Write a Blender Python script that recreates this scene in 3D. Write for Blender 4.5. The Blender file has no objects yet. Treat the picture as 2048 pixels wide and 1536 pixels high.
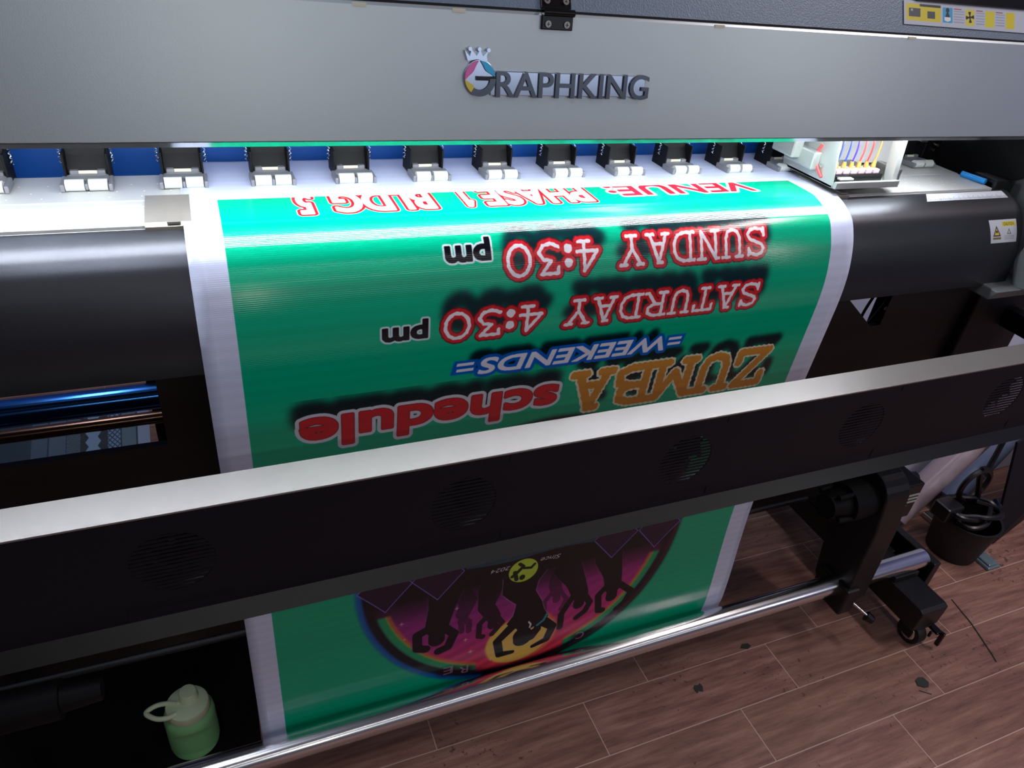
import bpy, bmesh, math, random
import numpy as np
from mathutils import Vector, Matrix
random.seed(4)
C = bpy.context.scene.collection
PI = math.pi
H = 1.35            # camera height; all coordinates below are relative to the camera, z + H is the height above the floor

# ------------------------------------------------------------------ camera
yaw, pitch, roll = 0.44904509, 0.58641551, -0.12274389
fwd = Vector((math.sin(yaw)*math.cos(pitch), math.cos(yaw)*math.cos(pitch), -math.sin(pitch)))
r0 = Vector((math.cos(yaw), -math.sin(yaw), 0)); d0 = fwd.cross(r0)
rt = r0*math.cos(roll) + d0*math.sin(roll); dn = fwd.cross(rt)
cam_data = bpy.data.cameras.new('camera'); cam = bpy.data.objects.new('camera', cam_data); C.objects.link(cam)
M = Matrix((( rt.x, -dn.x, -fwd.x, 0), (rt.y, -dn.y, -fwd.y, 0), (rt.z, -dn.z, -fwd.z, H), (0, 0, 0, 1)))
cam.matrix_world = M
cam_data.sensor_width = 36; cam_data.lens = 1450/2048*36; cam_data.clip_start = 0.02
bpy.context.scene.camera = cam
vs = bpy.context.scene.view_settings
vs.view_transform = 'Standard'; vs.look = 'None'; vs.gamma = 1; vs.exposure = 0.0
try: vs.use_curve_mapping = False
except Exception: pass

# ------------------------------------------------------------------ world and lamps
w = bpy.data.worlds.new('room_air'); bpy.context.scene.world = w; w.use_nodes = True
w.node_tree.nodes['Background'].inputs[0].default_value = (0.6, 0.62, 0.8, 1)
w.node_tree.nodes['Background'].inputs[1].default_value = 0.1
LED_STRENGTH = 70.0
def area(name, loc, target, sx, sy, power, col):
    l = bpy.data.lights.new(name, 'AREA'); l.shape = 'RECTANGLE'; l.size = sx; l.size_y = sy; l.energy = power; l.color = col
    o = bpy.data.objects.new(name, l); C.objects.link(o); o.location = loc
    o.rotation_euler = (Vector(target)-Vector(loc)).to_track_quat('-Z', 'Y').to_euler(); return o
area('overhead_light', (-0.30, 0.10, 2.62), (-0.30, 0.10, 0), 0.12, 1.2, 12, (0.80, 0.86, 1.0))
area('overhead_light', (2.20, 0.05, 2.62), (2.20, 0.05, 0), 0.12, 1.2, 24, (1.0, 0.88, 0.88))
area('overhead_light', (1.60, 1.75, 2.62), (1.60, 1.75, 0), 0.12, 1.2, 9, (0.82, 0.88, 1.0))
area('overhead_light', (-0.50, 1.85, 2.62), (-0.50, 1.7, 0), 0.12, 0.9, 5, (0.70, 0.82, 1.0))  # added lamp, brightens the roller and printed sheet in the left opening
area('added_panel_light', (1.4, -2.98, 1.75), (1.4, 0, 1.60), 4.0, 0.45, 6, (0.82, 0.90, 1.0))  # added light placed for the grey front panel to mirror
area('overhead_light', (1.3, -2.2, 1.25+H), (1.3, -1.2, -H), 4.4, 0.10, 10, (0.98, 0.94, 0.92))
area('wall_tube_light', (0.20, -2.97, 1.80), (0.20, 0, 1.6), 0.10, 0.9, 2.4, (1.0, 0.98, 0.88))
area('wall_tube_light', (3.38, -2.1, 1.75), (0.8, 0.4, 1.5), 0.10, 0.9, 4.5, (1.0, 0.98, 0.92))

# ------------------------------------------------------------------ materials
def lin(c):
    c = c/255.0
    return c/12.92 if c <= 0.04045 else ((c+0.055)/1.055)**2.4
def rgb(r, g, b): return (lin(r), lin(g), lin(b), 1)
def mat(name, col, rough=0.5, metal=0.0, var=0.06, scale=40, bump=0.0, bscale=400, coat=0.0, spec=0.5, aniso=0.0):
    m = bpy.data.materials.new(name); m.use_nodes = True; nt = m.node_tree; b = nt.nodes['Principled BSDF']
    b.inputs['Metallic'].default_value = metal; b.inputs['Roughness'].default_value = rough
    b.inputs['Coat Weight'].default_value = coat; b.inputs['Coat Roughness'].default_value = 0.12
    b.inputs['Specular IOR Level'].default_value = spec; b.inputs['Anisotropic'].default_value = aniso
    tc = nt.nodes.new('ShaderNodeTexCoord'); no = nt.nodes.new('ShaderNodeTexNoise'); no.inputs['Scale'].default_value = scale
    no.inputs['Detail'].default_value = 4
    nt.links.new(tc.outputs['Object'], no.inputs['Vector'])
    mx = nt.nodes.new('ShaderNodeMix'); mx.data_type = 'RGBA'
    a = [max(0, x*(1-var)) for x in col[:3]]+[1]; c2 = [min(1, x*(1+var)) for x in col[:3]]+[1]
    mx.inputs['A'].default_value = a; mx.inputs['B'].default_value = c2
    nt.links.new(no.outputs['Fac'], mx.inputs['Factor']); nt.links.new(mx.outputs['Result'], b.inputs['Base Color'])
    if bump:
        n2 = nt.nodes.new('ShaderNodeTexNoise'); n2.inputs['Scale'].default_value = bscale; nt.links.new(tc.outputs['Object'], n2.inputs['Vector'])
        bp = nt.nodes.new('ShaderNodeBump'); bp.inputs['Strength'].default_value = bump; bp.inputs['Distance'].default_value = 0.001
        nt.links.new(n2.outputs['Fac'], bp.inputs['Height']); nt.links.new(bp.outputs['Normal'], b.inputs['Normal'])
    return m
def emit(name, col, s):
    m = bpy.data.materials.new(name); m.use_nodes = True; b = m.node_tree.nodes['Principled BSDF']
    b.inputs['Emission Color'].default_value = col; b.inputs['Emission Strength'].default_value = s; b.inputs['Base Color'].default_value = col
    return m
M_panel = mat('silver_grey_paint', rgb(208, 218, 222), 0.36, 0.75, 0.03, 8, 0.05, 900)
M_lid = mat('slate_textured_paint', rgb(112, 128, 146), 0.42, 0.1, 0.15, 300, 0.5, 500)
M_black = mat('black_powder_coat', rgb(14, 14, 17), 0.42, 0, 0.12, 80, 0.12, 1200)
M_bar = mat('black_satin_paint', rgb(9, 13, 24), 0.5, 0, 0.1, 60, 0.1, 1500, spec=0.3)
M_lip = mat('charcoal_satin_paint', rgb(19, 16, 16), 0.32, 0.2, 0.05, 30, 0.05, 800)
M_apron = mat('black_anodised_sheet', rgb(72, 73, 78), 0.34, 0.85, 0.06, 20, 0.08, 1400)
M_gloss = mat('glossy_black_plastic', rgb(7, 7, 10), 0.22, 0, 0.1, 50)
M_bartop = mat('brushed_aluminium', rgb(170, 165, 162), 0.36, 0.75, 0.03, 12, 0.06, 900)
M_platen = mat('white_coated_platen', rgb(205, 205, 203), 0.38, 0.25, 0.03, 20)
M_dot = mat('pale_hole_rim', rgb(248, 248, 240), 0.3, 0, 0.01, 20)
M_steel = mat('stainless_steel', rgb(185, 183, 178), 0.28, 0.9, 0.08, 60)
M_clamp = mat('brushed_clamp_steel', rgb(140, 134, 126), 0.4, 0.3, 0.08, 60)
M_arm = mat('matt_black_plastic', rgb(10, 10, 13), 0.6, 0, 0.1, 60, spec=0.25)
M_chrome = mat('polished_chrome', rgb(235, 235, 238), 0.19, 1.0, 0.02, 10)
M_grey = mat('grey_plastic', rgb(118, 118, 124), 0.5, 0, 0.05, 60)
M_roller = mat('white_rubber', rgb(208, 212, 208), 0.45, 0, 0.03, 40)
M_blue = mat('royal_blue_sheet', rgb(3, 80, 168), 0.5, 0, 0.05, 6)
M_skyblue = mat('blue_plastic', rgb(20, 140, 220), 0.35, 0, 0.04, 40)
M_cream = mat('cream_plastic', rgb(238, 232, 208), 0.4, 0, 0.03, 40)
M_carr = mat('carriage_grey_aluminium', rgb(182, 186, 182), 0.36, 0.45, 0.05, 30)
M_side = mat('side_cover_grey', rgb(120, 124, 126), 0.42, 0.3, 0.05, 12)
M_lidb = mat('pale_green_lid_plastic', rgb(222, 236, 196), 0.5, 0, 0.04, 60)
M_bottle = mat('sage_green_bottle', rgb(150, 224, 150), 0.4, 0, 0.05, 30)
M_rubber = mat('black_rubber', rgb(14, 13, 18), 0.55, 0, 0.15, 30, 0.2, 300)
M_cable = mat('black_cable_sheath', rgb(16, 13, 18), 0.35, 0, 0.1, 40)
M_bag = mat('navy_plastic_bag', rgb(14, 18, 46), 0.3, 0, 0.25, 25, 0.6, 40)
M_wrap = mat('clear_wrapped_vinyl', rgb(150, 148, 165), 0.28, 0.1, 0.18, 6, 0.3, 20)
M_wall = mat('lavender_wall_paint', rgb(120, 128, 170), 0.7, 0, 0.06, 3)
M_smoke = mat('smoked_acrylic', rgb(16, 19, 30), 0.6, 0, 0.1, 5, spec=0.3)
M_white = mat('white_sheet', rgb(200, 205, 225), 0.5, 0, 0.04, 10)
M_scrap = mat('dark_grey_scrap', rgb(48, 50, 48), 0.7, 0, 0.25, 150)
M_logo = mat('chromed_badge_face', rgb(105, 110, 122), 0.22, 0.85, 0.05, 200)
M_logob = mat('chromed_badge_backing', rgb(200, 212, 235), 0.16, 0.95, 0.03, 60)
M_mag = mat('magenta_enamel', rgb(225, 100, 175), 0.2, 0, 0.03, 60, coat=0.5)
M_cyan = mat('cyan_enamel', rgb(0, 180, 235), 0.2, 0, 0.03, 60, coat=0.5)
M_yel = mat('yellow_enamel', rgb(225, 205, 80), 0.2, 0, 0.03, 60, coat=0.5)
M_led = emit('led_phosphor', (0.88, 0.94, 1.0, 1), LED_STRENGTH)

# ------------------------------------------------------------------ mesh helpers (geometry in camera-relative metres)
def put(name, bm, mats, parent=None, smooth=False, bevel=0.0, label=None, kind=None):
    me = bpy.data.meshes.new(name)
    if not isinstance(mats, (list, tuple)): mats = [mats]
    for m in mats: me.materials.append(m)
    for v in bm.verts: v.co.z += H
    vs_ = [v.co for v in bm.verts]
    lo = Vector([min(v[i] for v in vs_) for i in range(3)]); hi = Vector([max(v[i] for v in vs_) for i in range(3)])
    org = Vector(((lo.x+hi.x)/2, (lo.y+hi.y)/2, lo.z))
    for v in bm.verts: v.co -= org
    bmesh.ops.recalc_face_normals(bm, faces=bm.faces)
    bm.to_mesh(me); bm.free()
    if smooth:
        for p in me.polygons: p.use_smooth = True
    o = bpy.data.objects.new(name, me); C.objects.link(o)
    if parent is not None:
        o.parent = parent; o.location = org - world_loc(parent)
    else: o.location = org
    if bevel:
        b = o.modifiers.new('bevel', 'BEVEL'); b.width = bevel; b.segments = 2; b.limit_method = 'ANGLE'; b.angle_limit = 0.7
    if smooth:
        try:
            bpy.context.view_layer.objects.active = o
            e = o.modifiers.new('split', 'EDGE_SPLIT'); e.split_angle = 0.75
        except Exception: pass
    if label: o['label'] = label
    if kind: o['kind'] = kind
    return o
def world_loc(o):
    l = Vector(o.location)
    while o.parent: o = o.parent; l += Vector(o.location)
    return l
def thing(name, loc, label, cat, group=None):
    o = bpy.data.objects.new(name, None); C.objects.link(o); o.location = (loc[0], loc[1], loc[2]+H); o.empty_display_size = 0.05
    o['label'] = label; o['category'] = cat
    if group: o['group'] = group
    return o
def tag(o, label, cat, group=None):
    o['label'] = label; o['category'] = cat
    if group: o['group'] = group
    return o
def copy_tree(o, parent=None, off=None):
    c = o.copy(); C.objects.link(c); c.parent = parent
    if off is not None: c.location = Vector(o.location) + Vector(off)
    for ch in [x for x in bpy.data.objects if x.parent == o]: copy_tree(ch, c)
    return c
def NB(): return bmesh.new()
def box(bm, x0, x1, y0, y1, z0, z1, mi=0, rot=None):
    vs_ = [bm.verts.new((x, y, z)) for x in (x0, x1) for y in (y0, y1) for z in (z0, z1)]
    if rot:
        c = Vector(((x0+x1)/2, (y0+y1)/2, (z0+z1)/2))
        for v in vs_: v.co = rot @ (v.co-c) + c
    for q in ((0,1,3,2),(4,6,7,5),(0,4,5,1),(2,3,7,6),(0,2,6,4),(1,5,7,3)):
        f = bm.faces.new([vs_[i] for i in q]); f.material_index = mi
def cyl(bm, a, b, r, n=24, r2=None, mi=0, cap=True):
    a = Vector(a); b = Vector(b); d = (b-a).normalized(); u = d.orthogonal().normalized(); v = d.cross(u)
    r2 = r if r2 is None else r2
    A = [bm.verts.new(a+(u*math.cos(t)+v*math.sin(t))*r) for t in [2*PI*i/n for i in range(n)]]
    B = [bm.verts.new(b+(u*math.cos(t)+v*math.sin(t))*r2) for t in [2*PI*i/n for i in range(n)]]
    for i in range(n):
        j = (i+1) % n; f = bm.faces.new((A[i], A[j], B[j], B[i])); f.material_index = mi
    if cap:
        f = bm.faces.new(A[::-1]); f.material_index = mi; f = bm.faces.new(B); f.material_index = mi
def tube(bm, pts, r, n=10, mi=0):
    pts = [Vector(p) for p in pts]; rings = []; u = None
    for i, p in enumerate(pts):
        d = (pts[min(i+1, len(pts)-1)]-pts[max(i-1, 0)]).normalized()
        u = d.orthogonal().normalized() if u is None else (u-d*u.dot(d)).normalized()
        v = d.cross(u)
        rings.append([bm.verts.new(p+(u*math.cos(t)+v*math.sin(t))*r) for t in [2*PI*k/n for k in range(n)]])
    for A, B in zip(rings, rings[1:]):
        for k in range(n):
            f = bm.faces.new((A[k], A[(k+1) % n], B[(k+1) % n], B[k])); f.material_index = mi
    bm.faces.new(rings[0][::-1]); bm.faces.new(rings[-1])
def lathe(bm, prof, c, n=40, mi=0, ribs=None):
    rings = []
    for r, z in prof:
        rings.append([bm.verts.new((c[0]+r*math.cos(2*PI*k/n), c[1]+r*math.sin(2*PI*k/n), c[2]+z)) for k in range(n)])
    for A, B in zip(rings, rings[1:]):
        for k in range(n):
            f = bm.faces.new((A[k], A[(k+1) % n], B[(k+1) % n], B[k])); f.material_index = mi
    bm.faces.new(rings[0][::-1]); bm.faces.new(rings[-1])
def prism_x(bm, prof, x0, x1, mi=0):      # closed (y, z) outline pushed along x
    A = [bm.verts.new((x0, y, z)) for y, z in prof]; B = [bm.verts.new((x1, y, z)) for y, z in prof]
    n = len(prof)
    for i in range(n):
        f = bm.faces.new((A[i], A[(i+1) % n], B[(i+1) % n], B[i])); f.material_index = mi
    f = bm.faces.new(A[::-1]); f.material_index = mi; f = bm.faces.new(B); f.material_index = mi
def spline(P, n=8):
    P = np.array(P, float); Q = []
    for i in range(len(P)-1):
        p0 = P[max(i-1, 0)]; p1 = P[i]; p2 = P[i+1]; p3 = P[min(i+2, len(P)-1)]
        for k in range(n):
            t = k/n; Q.append(.5*((2*p1)+(-p0+p2)*t+(2*p0-5*p1+4*p2-p3)*t*t+(-p0+3*p1-3*p2+p3)*t**3))
    Q.append(P[-1]); return np.array(Q)
def plate_poly(bm, pts, nrm, th, mi=0):    # flat polygon given in 3D, thickened along nrm
    nrm = Vector(nrm).normalized()*th
    A = [bm.verts.new(Vector(p)) for p in pts]; B = [bm.verts.new(Vector(p)+nrm) for p in pts]; n = len(pts)
    for i in range(n):
        f = bm.faces.new((A[i], A[(i+1) % n], B[(i+1) % n], B[i])); f.material_index = mi
    f = bm.faces.new(A[::-1]); f.material_index = mi; f = bm.faces.new(B); f.material_index = mi
def text_tris(txt, bold=0.0):
    cu = bpy.data.curves.new('t', 'FONT'); cu.body = txt; cu.offset = bold; cu.resolution_u = 6
    o = bpy.data.objects.new('t', cu); C.objects.link(o)
    dg = bpy.context.evaluated_depsgraph_get(); dg.update()
    me = o.evaluated_get(dg).to_mesh(); me.calc_loop_triangles()
    V = np.array([v.co[:2] for v in me.vertices]); T = np.array([t.vertices[:] for t in me.loop_triangles])
    o.evaluated_get(dg).to_mesh_clear(); bpy.data.objects.remove(o); bpy.data.curves.remove(cu)
    return V, T

# ------------------------------------------------------------------ printed pictures, computed pixel by pixel
def blur(a, r):
    for _ in range(3):
        for ax in (0, 1):
            p = np.pad(a, [(r+1, r) if k == ax else (0, 0) for k in (0, 1)], mode='edge'); c = np.cumsum(p, axis=ax)
            n = a.shape[ax]; hi = np.take(c, np.arange(2*r+1, 2*r+1+n), axis=ax); lo_ = np.take(c, np.arange(0, n), axis=ax)
            a = (hi-lo_)/(2*r+1)
    return a
def dist_to(mask, R):                      # distance (pixels) from every pixel to the mask, up to R
    big = 1e6; Hh, Ww = mask.shape
    g = np.where(mask, 0.0, big)
    for i in range(1, Hh): g[i] = np.minimum(g[i], g[i-1]+1)
    for i in range(Hh-2, -1, -1): g[i] = np.minimum(g[i], g[i+1]+1)
    g2 = g*g; out = g2.copy()
    for dx in range(1, R+1):
        out[:, dx:] = np.minimum(out[:, dx:], g2[:, :-dx]+dx*dx); out[:, :-dx] = np.minimum(out[:, :-dx], g2[:, dx:]+dx*dx)
    return np.sqrt(out)
class Print:                               # canvas over the banner: X across, S down the sheet, both in metres
    def __init__(s, x0, x1, s1, px):
        s.x0, s.px = x0, px; s.W = int(round((x1-x0)/px)); s.Hh = int(round(s1/px)); s.im = np.ones((s.Hh, s.W, 3), np.float32)
    def crop(s, xa, xb, sa, sb):
        i0 = max(0, int((xa-s.x0)/s.px)); i1 = min(s.W, int((xb-s.x0)/s.px)+1); j0 = max(0, int(sa/s.px)); j1 = min(s.Hh, int(sb/s.px)+1)
        X, S = np.meshgrid(s.x0+(np.arange(i0, i1)+.5)*s.px, (np.arange(j0, j1)+.5)*s.px)
        return (slice(j0, j1), slice(i0, i1)), X, S
    def blend(s, sl, a, col):
        c = np.array(col[:3], np.float32)/255.0 if not isinstance(col, np.ndarray) else col
        a = np.clip(a, 0, 1)[..., None]; s.im[sl] = s.im[sl]*(1-a)+c*a
def font_mask(cv, txt, xr, xl, sb, st, bold, flip=True, cap=None, shear=0.0):
    V, T = text_tris(txt, bold)
    V = V.copy(); V[:, 0] += V[:, 1]*shear
    x0, x1 = V[:, 0].min(), V[:, 0].max(); y0, y1 = (V[:, 1].min(), V[:, 1].max()) if cap is None else cap
    gx = (V[:, 0]-x0)/(x1-x0); gy = (V[:, 1]-y0)/(y1-y0)
    X = xr-(xr-xl)*gx if flip else xl+(xr-xl)*gx
    S = sb+(st-sb)*gy
    m = 0.03
    sl, GX, GS = cv.crop(min(xl, xr)-m, max(xl, xr)+m, S.min()-m, S.max()+m)
    mask = np.zeros(GX.shape, bool); ox, os_ = GX[0, 0], GS[0, 0]
    U = (X-ox)/cv.px; Vv = (S-os_)/cv.px
    for t in T:
        u, v = U[t], Vv[t]; a0, a1 = int(max(0, math.floor(u.min()))), int(min(mask.shape[1]-1, math.ceil(u.max())))
        b0, b1 = int(max(0, math.floor(v.min()))), int(min(mask.shape[0]-1, math.ceil(v.max())))
        if a1 < a0 or b1 < b0: continue
        P, Q = np.meshgrid(np.arange(a0, a1+1), np.arange(b0, b1+1))
        def e(i, j): return (u[j]-u[i])*(Q-v[i])-(v[j]-v[i])*(P-u[i])
        e0, e1, e2 = e(0, 1), e(1, 2), e(2, 0)
        mask[b0:b1+1, a0:a1+1] |= ((e0 >= -.4) & (e1 >= -.4) & (e2 >= -.4)) | ((e0 <= .4) & (e1 <= .4) & (e2 <= .4))
    return sl, mask
EL = [(.5+.42*math.cos(t), .5+.5*math.sin(t)) for t in [2*PI*k/20 for k in range(21)]]
SLAB = {
 'S': [[(.84,.98),(.84,.74)], [(.84,.76),(.72,.93),(.47,1),(.22,.93),(.13,.75),(.22,.6),(.5,.5),(.78,.4),(.88,.22),(.75,.05),(.48,0),(.22,.05),(.1,.22)], [(.1,.0),(.1,.28)]],
 'U': [[(.15,1),(.15,.3),(.24,.08),(.47,0),(.7,.08),(.79,.3),(.79,1)], [(0,1),(.32,1)], [(.62,1),(.95,1)]],
 'N': [[(.15,0),(.15,1),(.8,0),(.8,1)], [(0,0),(.32,0)], [(0,1),(.15,1)], [(.62,1),(.97,1)]],
 'D': [[(.18,0),(.18,1)], [(0,1),(.5,1),(.76,.9),(.9,.65),(.9,.35),(.76,.1),(.5,0),(0,0)]],
 'A': [[(.12,0),(.47,1),(.82,0)], [(.24,.34),(.7,.34)], [(0,0),(.28,0)], [(.66,0),(.96,0)], [(.3,1),(.5,1)]],
 'Y': [[(.1,1),(.47,.45),(.85,1)], [(.47,.45),(.47,0)], [(0,1),(.25,1)], [(.7,1),(.96,1)], [(.26,0),(.68,0)]],
 'T': [[(.47,0),(.47,1)], [(.05,.75),(.05,1),(.9,1),(.9,.75)], [(.28,0),(.66,0)]],
 'R': [[(.18,0),(.18,1)], [(0,1),(.55,1),(.8,.88),(.82,.65),(.6,.5),(.18,.48)], [(.5,.5),(.85,0),(.98,0)], [(0,0),(.36,0)]],
 '4': [[(.62,0),(.62,1),(.08,.33),(.9,.33)], [(.4,0),(.84,0)]],
 '3': [[(.12,.8),(.12,1),(.78,1),(.4,.58),(.7,.52),(.86,.3),(.7,.07),(.4,0),(.1,.12)]],
 '0': [EL],
 'Z': [[(.1,.72),(.1,1),(.85,1),(.08,0),(.9,0),(.9,.3)]],
 'M': [[(.12,0),(.12,1),(.5,.3),(.88,1),(.88,0)], [(-.02,0),(.28,0)], [(.72,0),(1.02,0)], [(-.02,1),(.12,1)], [(.88,1),(1.02,1)]],
 'B': [[(.18,0),(.18,1)], [(0,1),(.55,1),(.78,.9),(.78,.62),(.55,.52),(.18,.52)], [(.55,.52),(.86,.42),(.88,.12),(.6,0),(0,0)]],
}
def slab_sdf(cv, txt, xr, xl, sb, st, jag=0.00025, widths=None):
    adv = [(0.42 if ch == ':' else 0.45 if ch == ' ' else 1.13) if widths is None else widths.get(ch, 1.13) for ch in txt]; tot = sum(adv)-.15
    m = 0.035; sl, X, S = cv.crop(min(xl, xr)-m, max(xl, xr)+m, sb-m, st+m)
    u = (xr-X); wd = xr-xl; k = wd/tot
    r = np.random.RandomState(len(txt))
    uu = u + jag*(np.sin(S*610+u*230+np.sin(u*170)*2)+np.sin(u*930+S*500+np.sin(S*210)*2)*.7); ss = S + jag*(np.sin(u*700-S*300+np.sin(S*190)*2)+np.sin(S*1050+u*600)*.7)
    d = np.full(X.shape, 1.0); x = 0.0
    for ch, a in zip(txt, adv):
        if ch == ':':
            for cy in (.2, .68):
                d = np.minimum(d, np.hypot(uu-(x+.13)*k, ss-(sb+(st-sb)*cy))-.0035)
        elif ch != ' ':
            for pl in SLAB[ch]:
                P = [((x+p[0])*k, sb+(st-sb)*p[1]) for p in pl]
                for (ax, ay), (bx, by) in zip(P, P[1:]):
                    vx, vy = bx-ax, by-ay; L2 = vx*vx+vy*vy+1e-12
                    t = np.clip(((uu-ax)*vx+(ss-ay)*vy)/L2, 0, 1)
                    d = np.minimum(d, np.hypot(uu-ax-t*vx, ss-ay-t*vy))
        x += a
    return sl, d
def edge(d, r, px): return np.clip((r-d)/px+.5, 0, 1)

SL = 1.06
cv = Print(-.0225, .900, SL, .0005); px = cv.px
cv.im[:] = np.array([214, 220, 245])/255.0
GREEN = (0, 174, 130)
sl, X, S = cv.crop(-.0225, .9, 0, SL)
cv.blend(sl, (X > .0157)*(X < .856)*(S > .0915+.0005*np.sin(X*300)), GREEN)
def shadow(sl, m, dx, ds, r, a=.85, col=(2, 16, 26)):
    k = np.roll(np.roll(m.astype(float), int(ds/px), axis=0), int(dx/px), axis=1); cv.blend(sl, blur(k, r)*a, col)
# round dance picture
cx, cs, R = .438, .775, .297
sl, X, S = cv.crop(cx-R-.03, cx+R+.03, cs-R-.01, SL)
gx = -(X-cx)/R; gy = (S-cs)/R; rr = np.hypot(gx, gy); pr = px/R
cv.blend(sl, blur((rr < 1.0).astype(float), 6), (20, 14, 24))
cv.blend(sl, blur(((rr > .975) & (rr < 1.01) & (gx > .25)).astype(float), 4)*.8, (10, 110, 210))
cv.blend(sl, blur(((rr > .96) & (rr < .99) & (gx < -.2)).astype(float), 4)*.6, (110, 30, 60))
tt = np.clip(gy/.95, 0, 1)
colr = np.stack([90+140*tt**.8+30*np.clip(-gx, 0, 1), 36+26*tt, 84+56*np.sin(tt*PI)-20*tt], -1)/255.0
strk = 1+.10*np.sin((gx*.45-gy)*70)*np.clip(tt, 0, 1); colr = (colr*strk[..., None]).astype(np.float32)
inner = (rr < .93) & (gy > .14)
cv.blend(sl, blur(inner.astype(float), 10)*np.clip((gy-.12)/.22+.1, 0, 1), colr)
band = (np.abs(gx) > .30-.0*gy) & (gy > .22)
for ra, rb, c in ((.925, .965, (6, 26, 36)), (.875, .925, (30, 160, 104)), (.868, .880, (190, 190, 60)), (.852, .868, (215, 110, 70))):
    cv.blend(sl, blur(((rr > ra) & (rr < rb) & band).astype(float), 3), c)
def art_poly(pts):
    m_ = np.zeros(gx.shape, bool); n = len(pts)
    for i in range(n):
        x0, y0 = pts[i]; x1, y1 = pts[(i+1) % n]
        if y0 == y1: continue
        c_ = ((gy >= min(y0, y1)) & (gy < max(y0, y1))); m_ ^= c_ & (gx < x0+(gy-y0)*(x1-x0)/(y1-y0))
    return m_
def art_line(pts, r):
    d = np.full(gx.shape, 9.)
    rs = r if isinstance(r, (list, tuple)) else [r]*len(pts)
    for (a, ra), (b, rb) in zip(zip(pts, rs), list(zip(pts, rs))[1:]):
        vx, vy = b[0]-a[0], b[1]-a[1]; t = np.clip(((gx-a[0])*vx+(gy-a[1])*vy)/(vx*vx+vy*vy+1e-9), 0, 1)
        d = np.minimum(d, np.hypot(gx-a[0]-t*vx, gy-a[1]-t*vy)-(ra+(rb-ra)*t))
    return np.clip(.5-d/pr, 0, 1)
DK = (14, 12, 20)
# moon behind the tall dancer
mo = np.clip(.5-(np.hypot((gx-.0)/.235, (gy-.69)/.215)-1)*.2/pr, 0, 1)
cv.blend(sl, blur(mo, 5), (236, 120, 80)); mo = np.clip(.5-(np.hypot((gx-.03)/.215, (gy-.70)/.20)-1)*.2/pr, 0, 1)
cv.blend(sl, blur(mo, 3), (240, 196, 90))
def dancer(x, y, s, armL, armR, hips, dark=1.0, rim=None):
    body = np.maximum(art_line([(x, y-.06*s), (x+hips[0]*s, y-.22*s), (x+hips[1]*s, y-.42*s)], [.075*s, .085*s, .12*s]), art_line([(x, y-.02*s), (x, y-.06*s)], .03*s))
    legs = np.maximum(art_line([(x+hips[1]*s, y-.42*s), (x+(hips[1]+.08)*s, y-.75*s)], [.065*s, .042*s]), art_line([(x+hips[1]*s, y-.42*s), (x+(hips[1]-.09)*s, y-.75*s)], [.065*s, .042*s]))
    arms = np.maximum(art_line(armL, [.03*s]*len(armL)), art_line(armR, [.03*s]*len(armR)))
    head = art_line([(x, y+.02*s), (x, y+.055*s)], .052*s)
    m_ = np.maximum(np.maximum(body, legs), np.maximum(arms, head))
    if rim: cv.blend(sl, blur(m_, 4)*.8, rim)
    cv.blend(sl, m_*dark, DK)
dancer(.40, .38, .6, [(.37,.34),(.41,.40),(.405,.49)], [(.43,.34),(.36,.42),(.36,.5)], (-.05, .1), .5)
dancer(.21, .47, .62, [(.235,.40),(.295,.47),(.295,.57),(.27,.58)], [(.20,.42),(.15,.50),(.21,.58)], (.08, .05), .8)
dancer(.555, .455, .95, [(.60,.40),(.67,.43),(.668,.54),(.62,.56)], [(.51,.42),(.45,.49),(.485,.59),(.54,.605)], (-.03, -.06), .95, (120, 60, 150))
dancer(-.365, .48, .75, [(-.32,.43),(-.25,.57),(-.255,.69)], [(-.39,.44),(-.445,.53),(-.42,.60),(-.365,.64)], (.06, .16), .9, (150, 60, 110))
dancer(-.60, .49, .78, [(-.55,.43),(-.50,.49),(-.52,.63),(-.55,.64)], [(-.65,.44),(-.745,.53),(-.71,.62),(-.66,.665)], (.03, .1), .95, (150, 60, 80))
dancer(-.20, .40, .5, [(-.16,.36),(-.12,.42),(-.13,.52)], [(-.22,.36),(-.27,.44),(-.24,.52)], (.05, .0), .45)
big = art_poly([(.165,.14),(.165,.27),(.115,.33),(.068,.38),(.08,.47),(.12,.53),(.02,.62),(-.05,.62),(-.12,.60),(-.16,.55),(-.12,.47),(-.10,.40),(-.05,.30),(-.06,.22),(-.11,.14)]).astype(float)
for p_, r_ in (([(.06,.54),(.17,.66),(.145,.79),(.06,.80)], [.035,.028,.026,.016]), ([(-.10,.56),(-.20,.66),(-.17,.77),(-.08,.80)], [.04,.03,.026,.016]), ([(.01,.56),(.0,.63)], .04), ([(.005,.66),(.0,.70)], .062), ([(-.05,.69),(-.09,.65),(-.10,.60)], [.045,.03,.02])):
    big = np.maximum(big, art_line(p_, r_))
cv.blend(sl, blur(big, 3)*.9, (205, 190, 190)); cv.blend(sl, big, DK)
cv.blend(sl, art_line([(-.03,.56),(-.045,.585),(-.04,.61)], .006), (220, 220, 220))
cv.blend(sl, art_line([(-.15,.53),(-.13,.58),(-.09,.61)], .009), (40, 140, 150))
cv.blend(sl, ((rr < .97) & (gy < .14)).astype(float), (15, 12, 20))
# sparkles
for sx, sy, q in ((.76,.307,.02),(.376,.569,.022),(.34,.686,.026),(.204,.814,.016),(.743,.437,.012),(.44,.29,.02)):
    cv.blend(sl, np.clip(1.2-(np.abs(gx-sx)**.6+np.abs(gy-sy)**.6)/q**.6, 0, 1), (245, 200, 190))
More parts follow.
